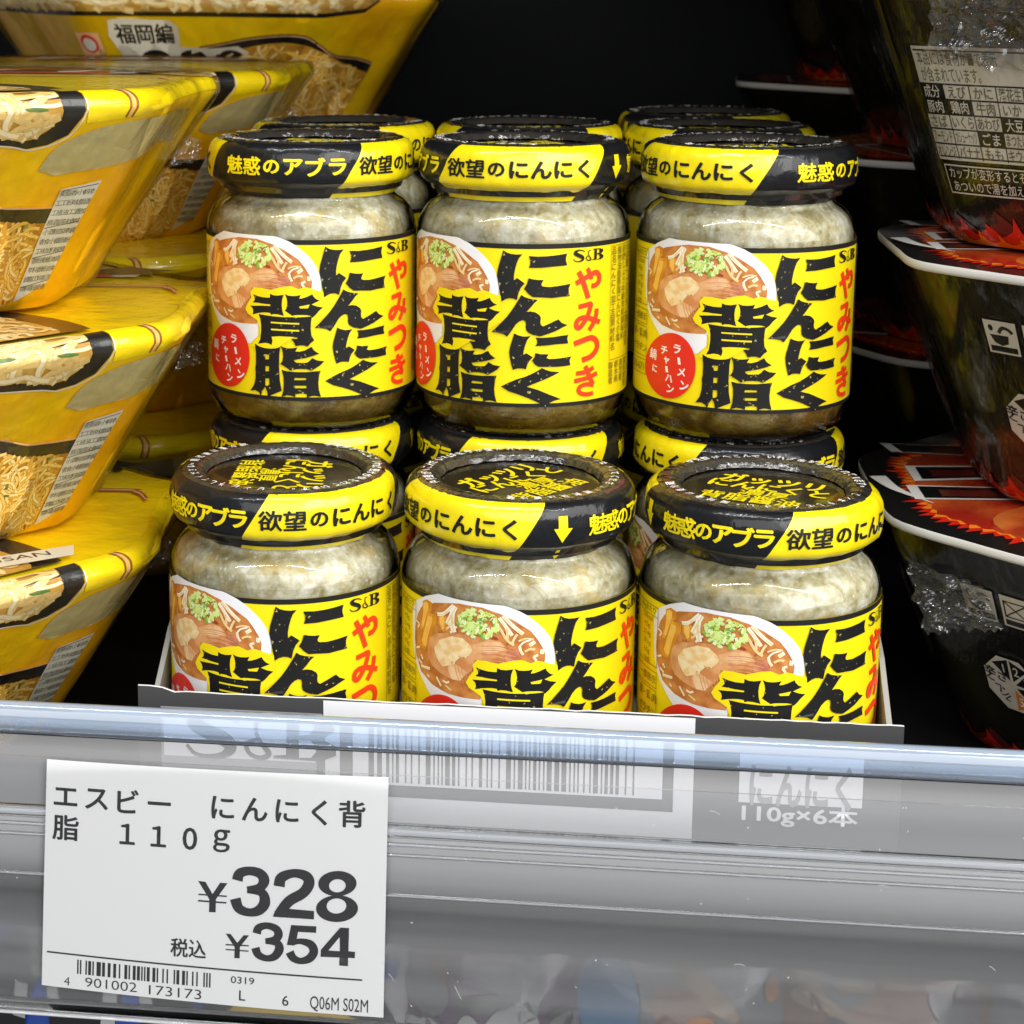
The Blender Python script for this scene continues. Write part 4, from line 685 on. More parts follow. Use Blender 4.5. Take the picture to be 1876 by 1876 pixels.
# ------------------------------------------------------------------ the carton tray of the lower front jars
def make_carton():
    kraft = pm('carton_board', (.30, .30, .29), .7); dark = pm('carton_dark_print', (.05, .05, .052), .6); white = pm('carton_white_print', (.78, .78, .80), .6)
    grey = pm('carton_grey_print', (.30, .30, .31), .6)
    r = tag(empty('carton_tray', (0, 1, -JB)), 'low cardboard tray printed grey and white, holding the lower jars behind the rail', 'carton')
    o = (0, -1, JB)
    x0, x1, zt, zb, y = -3.08, 3.09, -.80, -1.838, -1.09
    g = Geo()
    rows_x = [x0+(x1-x0)*i/60 for i in range(61)]
    rn = random.Random(2)
    top = [zt+rn.uniform(-.006, .006)+(.035 if i < 3 else 0) for i in range(61)]
    g.grid([[(x, y, zb) for x in rows_x], [(x, y, t) for x, t in zip(rows_x, top)]], dark, smooth=False)
    g.grid([[(x, y, t) for x, t in zip(rows_x, top)], [(x, y+.025, t) for x, t in zip(rows_x, top)]], white, smooth=False)
    g.grid([[(x, y+.025, t) for x, t in zip(rows_x, top)], [(x, y+.025, zb) for x in rows_x]], kraft, smooth=False)
    p = Print(.002)
    X = lambda px: -3.0+(px-270)*.00439
    Z = lambda py: -.80-(py-1297)/222
    p.rect(X(605), X(1288), zb, zt-.01, white, 1)
    p.rect(X(295), X(603), zb, Z(1325), grey, 1); p.rect(X(300), X(590), Z(1420), Z(1330), white, 1.5)
    # S & B in heavy letters
    def big(px, py, k, mat):
        for pts, w in LS['sb_s']:
            p.stroke([(X(px)+(a-.90)*k, Z(py)+(b+.075)*k) for a, b in pts], [q*k for q in w], mat, 3)
        p.poly([[(X(px)+(a-.90)*k, Z(py)+(b+.075)*k) for a, b in s] for s in LP['sb_b']], mat, 3)
    big(330, 1340, 3.7, dark)
    p.rect(X(592), X(608), zb, Z(1330), dark, 2); p.rect(X(636), X(660), zb, Z(1330), dark, 2)
    p.rect(X(690), X(1252), Z(1478), Z(1330), dark, 2); p.rect(X(700), X(1232), Z(1455), Z(1334), white, 2.5)
    rn = random.Random(9); a = 706
    while a < 1185:
        w = rn.choice((3, 3, 6, 9)); p.rect(X(a), X(a+w), Z(1450), Z(1340), dark, 3); a += w+rn.choice((4, 5, 8, 11))
    p.rect(X(1370), X(1590), Z(1452), Z(1360), white, 2)
    p.text('にんにく', X(1480), Z(1418), .40, grey, 3, .03, width=.80)
    p.text('110g×6本', X(1480), Z(1473), .17, white, 3, 0, width=.90, bold=.03)
    p.lay(g, lambda a, b, d: (a, y-.003-d, b))
    g.obj('front_panel', r, o)
    def side(x, s):
        g = Geo(); t = .045*s
        out = [(-1.05, zb), (-1.05, zt), (-.6, -.99), (-.05, -.62), (.3, -.5), (1.0, -.48), (3.05, -.48), (3.05, zb)]
        v = [(x, a, b) for a, b in out]+[(x+t, a, b) for a, b in out]; n = len(out)
        g.add(v, [tuple(range(n)), tuple(range(2*n-1, n-1, -1))]+[(i, (i+1) % n, (i+1) % n+n, i+n) for i in range(n)], kraft, False)
        g.obj('side_panel', r, o)
    side(-3.07, 1); side(3.08, -1)
    g = Geo(); g.box(-3.02, 3.03, -1.03, 3.05, -1.8435, -1.8405, kraft); g.obj('base', r, o)
make_carton()
# ------------------------------------------------------------------ noodle bowls
def octagon(phi):
    """distance to the edge of a rounded octagon whose flats lie one unit out"""
    return sum(max(0.0, cos(phi-k*pi/4))**30 for k in range(8))**(-1/30)

class Bowl:
    """eight-sided round-cornered bowl that narrows to its foot; phi runs from the front (0) to the right, t from foot (0) to rim (1)"""
    def __init__(s, ab, at, H, spike, crease, seed): s.ab, s.at, s.H, s.spike, s.crease, s.seed = ab, at, H, spike, crease, seed
    def prof(s, t):
        if t <= 1:
            e = max(0.0, .06-t)/.06
            return s.ab+(s.at-s.ab)*t-.06*e*e, t*s.H
        e = min((t-1)/.2, 1)*pi/2
        return s.at-.13*(1-cos(e)), s.H+.14*sin(e)
    def pt(s, phi, t, off=0.0):
        a, z = s.prof(t)
        a += off+s.crease*noise.noise(Vector((sin(phi)*3.2+s.seed, cos(phi)*3.2, t*1.6)))+s.crease*.45*noise.noise(Vector((sin(phi)*11+s.seed, cos(phi)*11, t*3)))
        x, y = sin(phi), cos(phi)
        k = octagon(phi)
        if s.spike: a += s.spike*t*t*sum(math.exp(-((((phi-rad(c)+pi) % (2*pi))-pi)/rad(5))**2) for c in (112.5, -67.5))
        if t > 1: z += off*sin(min((t-1)/.2, 1)*pi/2)
        return (a*k*x, -a*k*y, z)
    def wall(s, g, mat, off=0.0, t0=0.0, t1=1.2, nt=26, n=120):
        ts = [t0+(t1-t0)*i/nt for i in range(nt+1)]
        g.grid([[s.pt(2*pi*j/n, t, off) for j in range(n)] for t in ts], mat, True)
    def cap(s, g, mat, t, off=0.0, dome=0.0, n=120):
        """lid or foot closing the ring at t"""
        rows = []
        for k in (1, .8, .6, .4, .2, .02):
            rows.append([(x*k, y*k, z+dome*(1-k*k)) for x, y, z in (s.pt(2*pi*j/n, t, off) for j in range(n))])
        g.grid(rows, mat, True)

U = 2.2              # printed patterns are drawn in (phi*U, t*H)
def lay_wall(pr, g, b, off=.006): pr.lay(g, lambda u, v, d: b.pt(u/U, v/b.H, off+d), .09, .12)
def D(b, pts): return [(rad(p)*U, t*b.H) for p, t in pts]

pack_yellow = pm('pack_yellow', (.96, .64, .004), .3, coat=.6, coat_r=.04, bump=(70, .5, .0022, (1, 1, .4)), var=((.96, .46, .004), 13, .38, .62, (1, 1, 1.6)))
pack_orange = pm('pack_orange', (.92, .42, .005), .3, coat=.7, coat_r=.06, bump=(70, .5, .0022, (1, 1, .4)), var=((.88, .48, .006), 16, .4, .7))
pack_bright = pm('pack_bright_yellow', (.93, .68, .006), .26, coat=.8, coat_r=.05, bump=(80, .4, .0018))
pack_black = pm('pack_black_print', (.012, .011, .010), .35, coat=.6, coat_r=.06)
pack_brown = pm('pack_brown_line', (.30, .10, .02), .4)
pack_peach = pm('pack_peach_line', (.80, .45, .22), .4)
pack_clear = pm('pack_clear_window', (.46, .38, .16), .22, coat=.9, coat_r=.05, bump=(110, .6, .002, (1, 1, .3)), var=((.62, .52, .22), 22, .4, .7))
pack_white = pm('pack_white_print', (.74, .71, .58), .4, coat=.5, coat_r=.08)
pack_grey = pm('pack_small_print', (.16, .15, .09), .5)
pack_red = pm('pack_red_print', (.66, .03, .02), .4)
noo_base = pm('noodle_picture_ground', (.62, .30, .03), .4, var=((.46, .18, .015), 130, .4, .65))
noo = [pm('noodle_shade', (.60, .31, .04), .4)]+[pm('noodle_%s' % k, c, .38, coat=.4, coat_r=.1) for k, c in (('gold', (.90, .60, .13)), ('pale', (.93, .72, .28)), ('amber', (.86, .50, .07)))]
noo2b = pm('boiled_noodle_ground', (.60, .34, .06), .4, var=((.46, .22, .03), 110, .4, .65))
noo2 = [pm('boiled_noodle_shade', (.74, .50, .17), .4)]+[pm('boiled_noodle_%s' % k, c, .38, coat=.4, coat_r=.1) for k, c in (('cream', (.90, .72, .34)), ('pale', (.92, .78, .46)), ('gold', (.86, .60, .20)))]
scallion = pm('printed_scallion', (.09, .17, .03), .4, var=((.22, .30, .08), 200, .45, .6))
film = clear_film('wrapping_film', (.995, .995, .985), .035, 1.36, 0, bump=(95, .75, .003, (1, 1, .45)), boost=.55)
film_bright = clear_film('crumpled_film', (.97, .97, .97), .05, 1.5, .04, (.85, .85, .85), (110, .8, .003), 2.4)

YB = Bowl(1.6, 2.7, 1.8, .11, .04, 3.0)
def yellow_body():
    b = YB; g = Geo(); rn = random.Random(12)
    lid = Geo(); b.wall(g, pack_yellow); b.cap(lid, pack_bright, 1.2, 0, .02); b.cap(g, pack_yellow, 0)
    p = Print(.002)
    # dry noodles at the foot with their black wave
    knots = ((-200, -200), (-45, -45), (30, 31.5), (34, 36.3), (39, 43), (44.7, 49.9), (49.5, 55), (51, 56.3), (61.6, 64.8), (81.5, 83), (100, 100), (400, 400))
    def fa(q):
        for (a0, b0), (a1, b1) in zip(knots, knots[1:]):
            if a0 <= q <= a1: return b0+(b1-b0)*(q-a0)/(a1-a0)
    plain = globals()['D']
    def D(b, pts): return plain(b, [(fa(q), t-.03*min(1, max(0, t*8))*(1 if t < 1.02 else 0)) for q, t in pts])
    wave = [(-30, .36), (-16, .40), (-4, .46), (10, .56), (20, .64), (28, .66), (33.7, .628), (39, .575), (44.7, .561), (50.5, .556)]
    low = [(51, .485), (47, .488), (42.5, .502), (38.2, .521), (34, .566), (28, .60), (20, .585), (10, .50), (-4, .40), (-30, .30)]
    p.poly([D(b, spline(wave, 4)+spline(low, 4))], pack_black, 2)
    p.stroke([(x, y+.012) for x, y in D(b, wave)], .014, pack_peach, 2.5)
    reg = D(b, [(-30, .30), (-4, .40), (10, .50), (20, .585), (28, .60), (34, .566), (38.2, .521), (42.5, .502), (47, .488), (49.8, .486), (49.4, .327), (48.4, .07), (46, .0), (-30, .0)])
    p.poly([reg], noo_base, 1)
    noodles(p, reg, 800, .038, noo, 3, rn, (.25, .7))
    for i in range(16):
        x, y = rn.uniform(-.2, 2.4), rn.uniform(.05, .9)
        if inside((x, y), reg): p.ell(x, y, rn.uniform(.02, .04), rn.uniform(.012, .02), scallion, 6, 9, rn.uniform(0, 3), .25, rn)
    # boiled noodles in their dark bowl over the shoulder
    cres = [(-45, 1.02), (-20, .96), (10, .915), (30, .905), (38.2, .878), (41.3, .858), (44.7, .872), (48, .914), (49.6, .998), (49.8, 1.1), (49.6, 1.2), (-45, 1.2)]
    p.poly([D(b, cres)], pack_black, 2)
    p.stroke([(x+.01, y-.01) for x, y in D(b, cres[3:10])], .012, pack_white, 2.6)
    reg = D(b, [(-45, 1.05), (-20, 1.0), (10, .955), (32, .945), (37, .915), (39.9, .893), (42.1, .903), (44.2, .943), (45.8, 1.003), (45.4, 1.071), (45.2, 1.2), (-45, 1.2)])
    p.poly([reg], noo2b, 3)
    noodles(p, reg, 300, .055, noo2, 4, rn, (.3, .7))
    for x, y in ((30, 1.06), (40, 1.03), (2, 1.0)):
        x = rad(fa(x))*U; y *= b.H; p.ell(x+.06, y-.03, .085, .026, scallion, 8, 14, -.1, .12, rn)
    # bright panel, clear window and the ingredients panel
    p.poly([D(b, [(50, 1.2), (50, 1.03), (51, .965), (56, .975), (62, .985), (80, 1.02), (110, 1.03), (150, 1.03), (150, 1.2)])], pack_bright, 2)
    for dx, m in ((0, pack_brown), (.8, pack_peach), (1.6, pack_brown)): p.stroke(D(b, [(59+dx, 1.2), (60.5+dx, 1.08), (60+dx, .985)]), .018, m, 3)
    p.poly([D(b, spline([(44.4, .752), (46.7, .858), (52, .925), (61.8, .965), (81.5, .98), (100, .97)], 5)+spline([(100, .80), (85, .82), (73.3, .778), (62.1, .75), (54, .735), (47.8, .722)], 5))], pack_clear, 3)
    p.poly([D(b, [(50.9, .651), (61.6, .684), (60.6, .554), (60.4, .449), (59.5, .166), (49.4, .066), (49.6, .25), (49.9, .416)])], pack_white, 4)
    for k, (a0, a1, t) in enumerate(((51.4, 61, .655), (50.3, 60, .47), (50, 59.7, .32), (49.8, 59.4, .17))): p.stroke(D(b, [(a0, t-.012), (a1, t+.012)]), .008, pack_grey, 5, smooth=False)
    for k in range(11):
        t = .63-.048*k; a0 = 51-.12*k; a1 = 60.8-.12*k
        for q in range(6):
            ch = rn.choice('小麦粉食塩植物油脂調味料香辛料酒精加工')
            p.text(ch, rad(fa(a0+(a1-a0)*(q+.5)/6))*U, (t-.03)*b.H, .058, pack_grey, 5, .004, .06)
    # the other face: name plate, maker's disc, noodles under a black wave
    D = plain
    o = -145
    w2 = [(16, .735), (22.6, .765), (28.6, .795), (36.9, .814), (44.2, .798), (49, .746), (55.2, .677), (64, .655), (70, .62)]
    l2 = [(70, .55), (62, .60), (52.6, .676), (44.8, .738), (35.6, .759), (26.5, .722), (16, .66)]
    p.poly([D(b, [(a+o, t) for a, t in spline(w2, 4)+spline(l2, 4)])], pack_black, 2)
    p.stroke(D(b, [(a+o, t-.012) for a, t in w2]), .012, pack_peach, 2.6)
    reg = D(b, [(a+o, t) for a, t in ((70, .55), (62, .60), (52.6, .676), (44.8, .738), (35.6, .759), (26.5, .722), (16, .66), (-20, .5), (-20, .0), (66, .0))])
    p.poly([reg], noo_base, 1.5); noodles(p, reg, 560, .042, noo, 3, rn, (.25, .7))
    plate = [(-6, .90), (-2, .915), (3, .905), (9, .90), (11, .86), (11, .735), (19, .725), (26, .74), (29, .70), (26, .60), (-4, .60), (-6, .74), (-7, .80)]
    p.poly([D(b, [(a+o, t) for a, t in plate])], pack_white, 4)
    p.text('福岡編', rad(o+2.2)*U, .815*b.H, .235, pack_black, 5, 0, 0, width=.56, bold=.022)
    for a in (4, 14, 24): p.ell(rad(o+a)*U, .66*b.H, .15, .10, pack_black, 5, 16)
    p.poly([D(b, [(a+o, t) for a, t in ((-17, .82), (-9.5, .82), (-9.5, .62), (-17, .62))])], pack_peach, 4)
    p.ell(rad(o-13.2)*U, .75*b.H, .105, .105, pack_red, 5, 24); p.ell(rad(o-13.2)*U, .745*b.H, .078, .075, pack_white, 6, 24)
    reg = D(b, [(a+o, t) for a, t in ((-60, 1.2), (-60, .98), (-20, .955), (20, .95), (48, .94), (60, .97), (64, 1.05), (64, 1.2))])
    p.poly([[(x, y-.05) for x, y in reg]], pack_black, 2); p.poly([reg], noo2b, 3); noodles(p, reg, 150, .075, noo2, 4, rn, (.3, .6))
    lay_wall(p, g, b)
    # lid print: the bowl picture at the front edge, a double border line, torn black lettering
    q = Print(.002); z = b.H+.14+.022
    def on_lid(x, y):                                # keep the picture inside the lid's outline
        k = math.hypot(x, y)/(2.5*octagon(math.atan2(x, -y)))
        return (x/k, y/k) if k > 1 else (x, y)
    q.poly([[on_lid(-.2+2.45*cos(a*.105), -2.2+1.75*sin(a*.105)) for a in range(60)]], pack_black, 1)
    reg = [on_lid(-.3+2.3*cos(a*.105), -2.25+1.55*sin(a*.105)) for a in range(60)]
    q.poly([reg], noo2b, 2); noodles(q, reg, 330, .055, noo2, 3, rn, (.3, .7))
    for dy, m in ((0, pack_brown), (.035, pack_peach), (.07, pack_brown)): q.stroke([(-2.2, .72+dy), (1.9, .72+dy), (2.3, .66+dy), (2.45, .4+dy)], .03, m, 1)
    for k in range(3): q.poly([[(-.6+k*.95, 1.35), (.15+k*.95, 1.45), (.1+k*.95, 1.62), (.35+k*.95, 1.7), (-.2+k*.95, 1.95), (-.5+k*.95, 1.7)]], pack_black, 2)
    q.poly([[(-.9, 1.15), (1.9, 1.3), (2.0, 1.8), (-.9, 2.0)]], pack_white, 1); q.poly([[(-.8, 1.18), (1.7, 1.3), (1.6, 1.42), (-.8, 1.32)]], pack_red, 2)
    q.lay(lid, lambda x, y, d: (x, y, z+d+.004), .5, .5)
    return g, lid

def film_shell(b, t0, t1, off, seed):
    g = Geo(); n = 120; rows = []
    f = Bowl(b.ab, b.at, b.H, b.spike, b.crease*1.5, seed)
    for i in range(27):
        t = t0+(t1-t0)*i/26
        rows.append([f.pt(2*pi*j/n, t, off+.012*noise.noise(Vector((sin(2*pi*j/n)*16, cos(2*pi*j/n)*16, t*5+seed)))) for j in range(n)])
    g.grid(rows, film, True)
    return g

def crumple(corners, n, amp, mat, seed, edge=0.0):
    """a loose crumpled piece of film spanning four corners"""
    a, b, c, d = (Vector(q) for q in corners); nrm = (b-a).cross(d-a).normalized(); rows = []
    for i in range(n+1):
        r = []
        for j in range(n+1):
            u, v = j/n, i/n
            p = a*(1-u)*(1-v)+b*u*(1-v)+c*u*v+d*(1-u)*v
            w = u*.8+v*.6
            k = noise.noise(Vector((u*3+seed, v*3, seed)))+.8*abs(noise.noise(Vector((w*13+seed, (v-u)*2.5, 1))))+.25*noise.noise(Vector((u*14, v*14, 2)))
            r.append(p+nrm*amp*k+(b-a).normalized()*amp*.8*noise.noise(Vector((v*6, u*6, seed+9)))+(Vector((0, 0, edge*sin(u*60))) if i == 0 else Vector()))
        rows.append(r)
    g = Geo(); g.grid(rows, mat, False, False)
    return g

def make_yellow():
    r = tag(empty('noodle_bowl', (0, 0, 0)), 'bowl', 'noodle bowl', 'yellow wrapped noodle bowls')
    body, lid = yellow_body()
    body.obj('printed_bowl', r); lid.obj('lid', r)
    film_shell(YB, .0, 1.2, .035, 7.0).obj('film_wrap', r)
    a, b_, c, d = (YB.pt(rad(q), t, o) for q, t, o in ((112, .78, .03), (112, .60, .03), (114, .64, .30), (114, .74, .22)))
    crumple((a, b_, c, d), 14, .05, film_bright, 3.0).obj('film_fin', r)
    return r
y0 = make_yellow()
def yellow_bowl(c, base, rz, label, scale=1.0, first=[True]):
    o = y0 if first[0] else copy_tree(y0)
    first[0] = False
    o.location = Vector((*c, base))*S; o.rotation_euler.z = rad(rz); o.scale = (scale,)*3
    o['label'] = label
    return o
yellow_bowl((-5.78, 1.0), 2.14, 0, 'topmost yellow noodle bowl of the front stack, its ingredients panel facing the jars')
yellow_bowl((-5.72, .9), .14, 4, 'middle yellow noodle bowl of the front stack, its lid corner beside the upper jars')
low_yellow = yellow_bowl((-6.0, .7), -1.84, 5, 'bottom yellow noodle bowl of the front stack with a white strip lettered TOYO SUISAN')
yellow_bowl((-5.7, 6.4), 2.06, 2, 'topmost yellow noodle bowl of the second stack, right before the one lettered 福岡編')
yellow_bowl((-5.2, 6.4), .12, -45, 'middle yellow noodle bowl of the second stack, glimpsed between front stack and jars')
yellow_bowl((-5.15, 6.4), -1.84, -45, 'bottom yellow noodle bowl of the second stack, glimpsed low beside the lower jars')
yellow_bowl((-5.08, 12.2), 2.55, 135, 'large yellow noodle bowl at the back, lettered 福岡編 in black on a white plate', 1.2)
yellow_bowl((-5.08, 12.2), 2.55-2.2, 90, 'yellow noodle bowl hidden under the one lettered 福岡編', 1.2)
yellow_bowl((-5.08, 12.2), -1.84, 90, 'lowest yellow noodle bowl hidden at the back behind the second stack', 1.2)
STRIP = [(.3, -2.25), (1.71, -1.62), (2.23, -1.2), (2.15, -.93), (1.62, -1.33), (.3, -1.95)]
g = Geo(); p = Print(.002)
p.poly([STRIP], pack_white, 1)
p.text('TOYO SUISAN', 1.42, -1.60, .17, pack_black, 2, .0, .62, width=1.45)
zc = YB.H+.14+.05
p.lay(g, lambda x, y, d: (x, y, zc+d), .3, .3)
lo = g.obj('lettered_strip', low_yellow); lo.rotation_euler.z = rad(-5)

# ------------------------------------------------------------------ black bowls on the right
dark_film = pm('dark_pack', (.008, .0075, .006), .2, coat=.8, coat_r=.05, bump=(75, .35, .0025, (1, 1, .4)), var=((.034, .027, .003), 17, .56, .80, (1, 1, .8)))
dark_print = pm('dark_pack_black', (.006, .006, .006), .3, coat=.5, coat_r=.06)
flame_red = pm('flame_red', (.66, .018, .008), .25, coat=.8, coat_r=.04, var=((.80, .10, .01), 30, .5, .7), bump=(14, .4, .003))
flame_dark = pm('flame_dark', (.10, .012, .010), .3, coat=.6, coat_r=.05, var=((.16, .09, .02), 30, .5, .7))
flame_orange = pm('flame_orange', (.86, .22, .012), .3, coat=.6, coat_r=.05)
lid_fire = pm('lid_fire_picture', (.36, .018, .009), .25, coat=.8, coat_r=.05, var=((.70, .15, .025), 30, .44, .72, (1, 1.4, 1)), bump=(16, .35, .003))
lid_broth = pm('lid_broth_picture', (.62, .17, .03), .25, coat=.8, coat_r=.05, var=((.34, .035, .012), 34, .42, .60))
cream = pm('panel_cream', (.72, .66, .56), .35, coat=.5, coat_r=.06)
rim_white = pm('bowl_rim_white', (.62, .61, .58), .5)
olive = pm('pack_olive_streak', (.42, .36, .02), .3, coat=.6, coat_r=.06, var=((.12, .10, .01), 40, .45, .6, (3, 3, .4)))

BB = Bowl(1.85, 2.70, 2.12, 0, .018, 8.0)
def black_body():
    b = BB; g = Geo(); rn = random.Random(5)
    b.wall(g, dark_film, 0, 0, 1.0); b.cap(g, dark_film, 0)
    p = Print(.002)
    def flames(lo, hi, n, mat, layer, a0=-180, a1=180):
        pts = [(a0, 0)]
        for i in range(n):
            a = a0+(a1-a0)*i/n; w = (a1-a0)/n; h = rn.uniform(lo, hi)
            pts += [(a, lo*.55), (a+w*.30, lo*.8), (a+w*rn.uniform(.25, .4), h), (a+w*.62, lo*.75), (a+w*.85, lo*.5)]
        pts.append((a1, 0)); p.poly([D(b, pts)], mat, layer)
    flames(.12, .18, 26, flame_dark, 1); flames(.085, .13, 46, flame_red, 2); flames(.03, .06, 60, flame_orange, 3)
    # allergens panel (seen on the topmost bowl)
    o = 0
    A0, A1, T0, T1 = 158, 200, .322, .742
    def q(a, t): return (rad(a)*U, t*b.H)
    def rect(a0, a1, t0, t1, m, l): p.rect(rad(a0)*U, rad(a1)*U, t0*b.H, t1*b.H, m, l)
    rect(A0, A1, T0, T1, cream, 4)
    for a0, a1, t0, t1 in ((A0+.5, A1-.5, T1-.018, T1-.012), (A0+.5, A1-.5, T0+.010, T0+.016)): rect(a0, a1, t0, t1, dark_print, 5)
    for i, s in enumerate(('本品には食材が■で表示', 'が含まれています。')):
        p.text(s, rad(A0+10.5-(i*2))*U, (.70-.06*i)*b.H, .125, pack_grey, 5, .006, 0, width=(.72, .55)[i])
    rows = (('成分', 'えび', 'かに', '落花生', 'くるみ', '小麦'), ('豚肉', '鶏肉', '牛肉', 'いか', '卵', '乳'), ('さば', 'いくら', 'あわび', '大豆', 'さけ', 'そば'), ('アーモンド', 'カシューナッツ', 'ごま', 'まつたけ', 'りんご', 'ゼラチン'), ('オレンジ', 'バナナ', 'もも', 'キウイ', 'やまいも', '魚介'))
    neg = {'成分', '豚肉', '鶏肉', '大豆', 'ごま'}
    ct = .0555; cw = 6.2
    for i, row in enumerate(rows):
        t1 = .605-ct*i
        rect(A0, A1, t1-.003, t1+.003, dark_print, 6)
        for j, s in enumerate(row):
            a0 = A0+cw*j
            if j: rect(a0-.12, a0+.12, t1-ct, t1, dark_print, 6)
            if s in neg: rect(a0, a0+cw, t1-ct, t1, dark_print, 5)
            p.text(s, rad(a0+cw/2)*U, (t1-ct/2)*b.H, .105, cream if s in neg else pack_grey, 7, .012, 0, width=(.20 if len(s) > 2 else .165))
    p.frame(rad(A0+1)*U, rad(A1)*U, .195*b.H, .305*b.H, .012, cream, 5)
    p.text('カップが変形するとそれが', rad(A0+14.5)*U, .275*b.H, .095, cream, 5, .004, 0, width=.95)
    p.text('あついので湯を加え', rad(A0+12)*U, .225*b.H, .095, cream, 5, .004, 0, width=.72)
    # recycling pictograms and the hotness octagon (seen on the lower two)
    def icon(a, m):
        rect(a, a+7, .68, .82, cream, 5); rect(a+.5, a+6.5, .688, .712, dark_print, 6)
        x, y = rad(a+3.2)*U, .75*b.H
        if m == 0:
            p.poly([[(x-.09, y+.02), (x+.07, y+.02), (x+.06, y-.05), (x, y-.075), (x-.06, y-.05)]], dark_print, 6)
            p.stroke([(x-.01, y+.04), (x+.03, y+.09), (x+.08, y+.08), (x+.11, y+.05)], .03, dark_print, 6); p.ell(x-.07, y+.08, .02, .03, dark_print, 6, 10)
        else:
            p.frame(x-.10, x+.10, y-.06, y+.10, .012, dark_print, 6); p.stroke([(x-.09, y-.05), (x+.09, y+.09)], .012, dark_print, 6); p.stroke([(x-.09, y+.09), (x+.09, y-.05)], .012, dark_print, 6)
    icon(78, 0); icon(86.5, 1)
    cx, cy, R_ = rad(85)*U, .39*b.H, .28
    oc = [(cx+R_*cos(pi/8+pi/4*k), cy+R_*sin(pi/8+pi/4*k)) for k in range(8)]
    p.poly([oc], cream, 5)
    for k, (a0, m) in enumerate(((45, dark_print), (0, dark_print), (-45, dark_print), (90, dark_print), (-90, flame_orange))):
        a1 = a0+45
        p.poly([[(cx+.04*cos(rad(a0+22)), cy+.04*sin(rad(a0+22))), (cx+R_*.88*cos(rad(a0+2)), cy+R_*.88*sin(rad(a0+2))), (cx+R_*.88*cos(rad(a1-2)), cy+R_*.88*sin(rad(a1-2)))]], m, 6)
        p.text('23415'[k], cx+R_*.58*cos(rad(a0+22)), cy+R_*.58*sin(rad(a0+22)), .12, cream, 7, .01)
    p.text('辛さ', cx-.155, cy+.07, .115, dark_print, 7, .02, -.2); p.text('レベル', cx-.14, cy-.07, .10, dark_print, 7, .016, -.9)
    # an olive streak beside the panel
    for k in range(5): p.stroke(D(b, [(140+k*1.3, 1.0), (139.5+k*1.4, .75), (141+k*1.6, .42+.05*k)]), .035, olive, 4+.1*k)
    lay_wall(p, g, b)
    return g

def black_lid():
    b = BB; g = Geo(); rn = random.Random(8); n = 120; z = b.H+.065
    g.grid([[(k*x, k*y, z) for x, y, _ in (b.pt(2*pi*j/n, 1.0, .05) for j in range(n))] for k in (1.0, .8, .5, .02)], dark_print, True)
    p = Print(.002)
    def ringpoly(k, jag, m, mat, layer):
        pts = []
        for j in range(m):
            a = 2*pi*j/m; x, y, _ = b.pt(a, 1.0, .05)
            pts.append((x*k, y*k))
            a2 = a+2*pi/m*.72; x, y, _ = b.pt(a2, 1.0, .05); kk = k+rn.uniform(.3, 1)*jag
            pts.append((x*kk, y*kk))
        p.poly([pts], mat, layer)
    ringpoly(.87, .065, 150, flame_red, 1); ringpoly(.85, .04, 120, flame_orange, 2); ringpoly(.84, .02, 90, lid_fire, 3)
    k0 = len(p.it)
    p.ell(.1, -1.15, 2.0, 1.0, lid_broth, 4, 40)
    for i in range(70):
        a = rn.uniform(0, 2*pi); r = rn.random()**.5
        p.ell(.1+1.8*r*cos(a), -1.15+.9*r*sin(a), rn.uniform(.05, .2), rn.uniform(.03, .09), rn.choice((flame_orange, flame_red, lid_broth, pic['soup'], pic['fat'])), 5+i*.01, 12, rn.uniform(0, 3))
    # block lettering: white-edged dark bars
    def bar(q, w=.07):
        cx = sum(a for a, _ in q)/4; cy = sum(c for _, c in q)/4
        p.poly([q], rim_white, 7)
        ins = []
        for a, c in q:
            d = Vector((cx-a, cy-c)); L = d.length; d = d.normalized()*min(w*1.5, L*.45); ins.append((a+d.x, c+d.y))
        p.poly([ins], dark_print, 8)
        ins2 = [(a+(cx-a)*.35, c+(cy-c)*.45-.03) for a, c in ins]
        p.poly([ins2], flame_dark, 9)
    bar([(-2.42, 1.66), (-.2, 1.5), (-.2, 1.10), (-2.36, 1.30)])
    bar([(-2.33, .76), (-1.5, .84), (-1.5, .36), (-2.33, .20)]); bar([(-2.44, .04), (-1.3, .06), (-1.3, -.36), (-2.44, -.44)])
    bar([(-1.2, 1.3), (-.6, 1.3), (-.6, -.5), (-1.2, -.5)]); bar([(-.3, .9), (1.4, .9), (1.4, .5), (-.3, .5)]); bar([(-.3, .2), (1.4, .2), (1.4, -.2), (-.3, -.2)]); bar([(1.5, 1.3), (2.0, 1.3), (2.0, -.5), (1.5, -.5)])
    p.stroke([(-2.65, .35), (-2.55, -.1), (-2.3, -.55)], [.16, .10, .01], rim_white, 6)
    # the lettering faces the aisle while the bowl itself is turned on the shelf
    ca, sa = cos(rad(136)), sin(rad(136))
    p.it[k0:] = [([(x*ca-y*sa, x*sa+y*ca) for x, y in v], f, m, d) for v, f, m, d in p.it[k0:]]
    p.lay(g, lambda x, y, d: (x, y, z+.004+d), .6, .6)
    return g

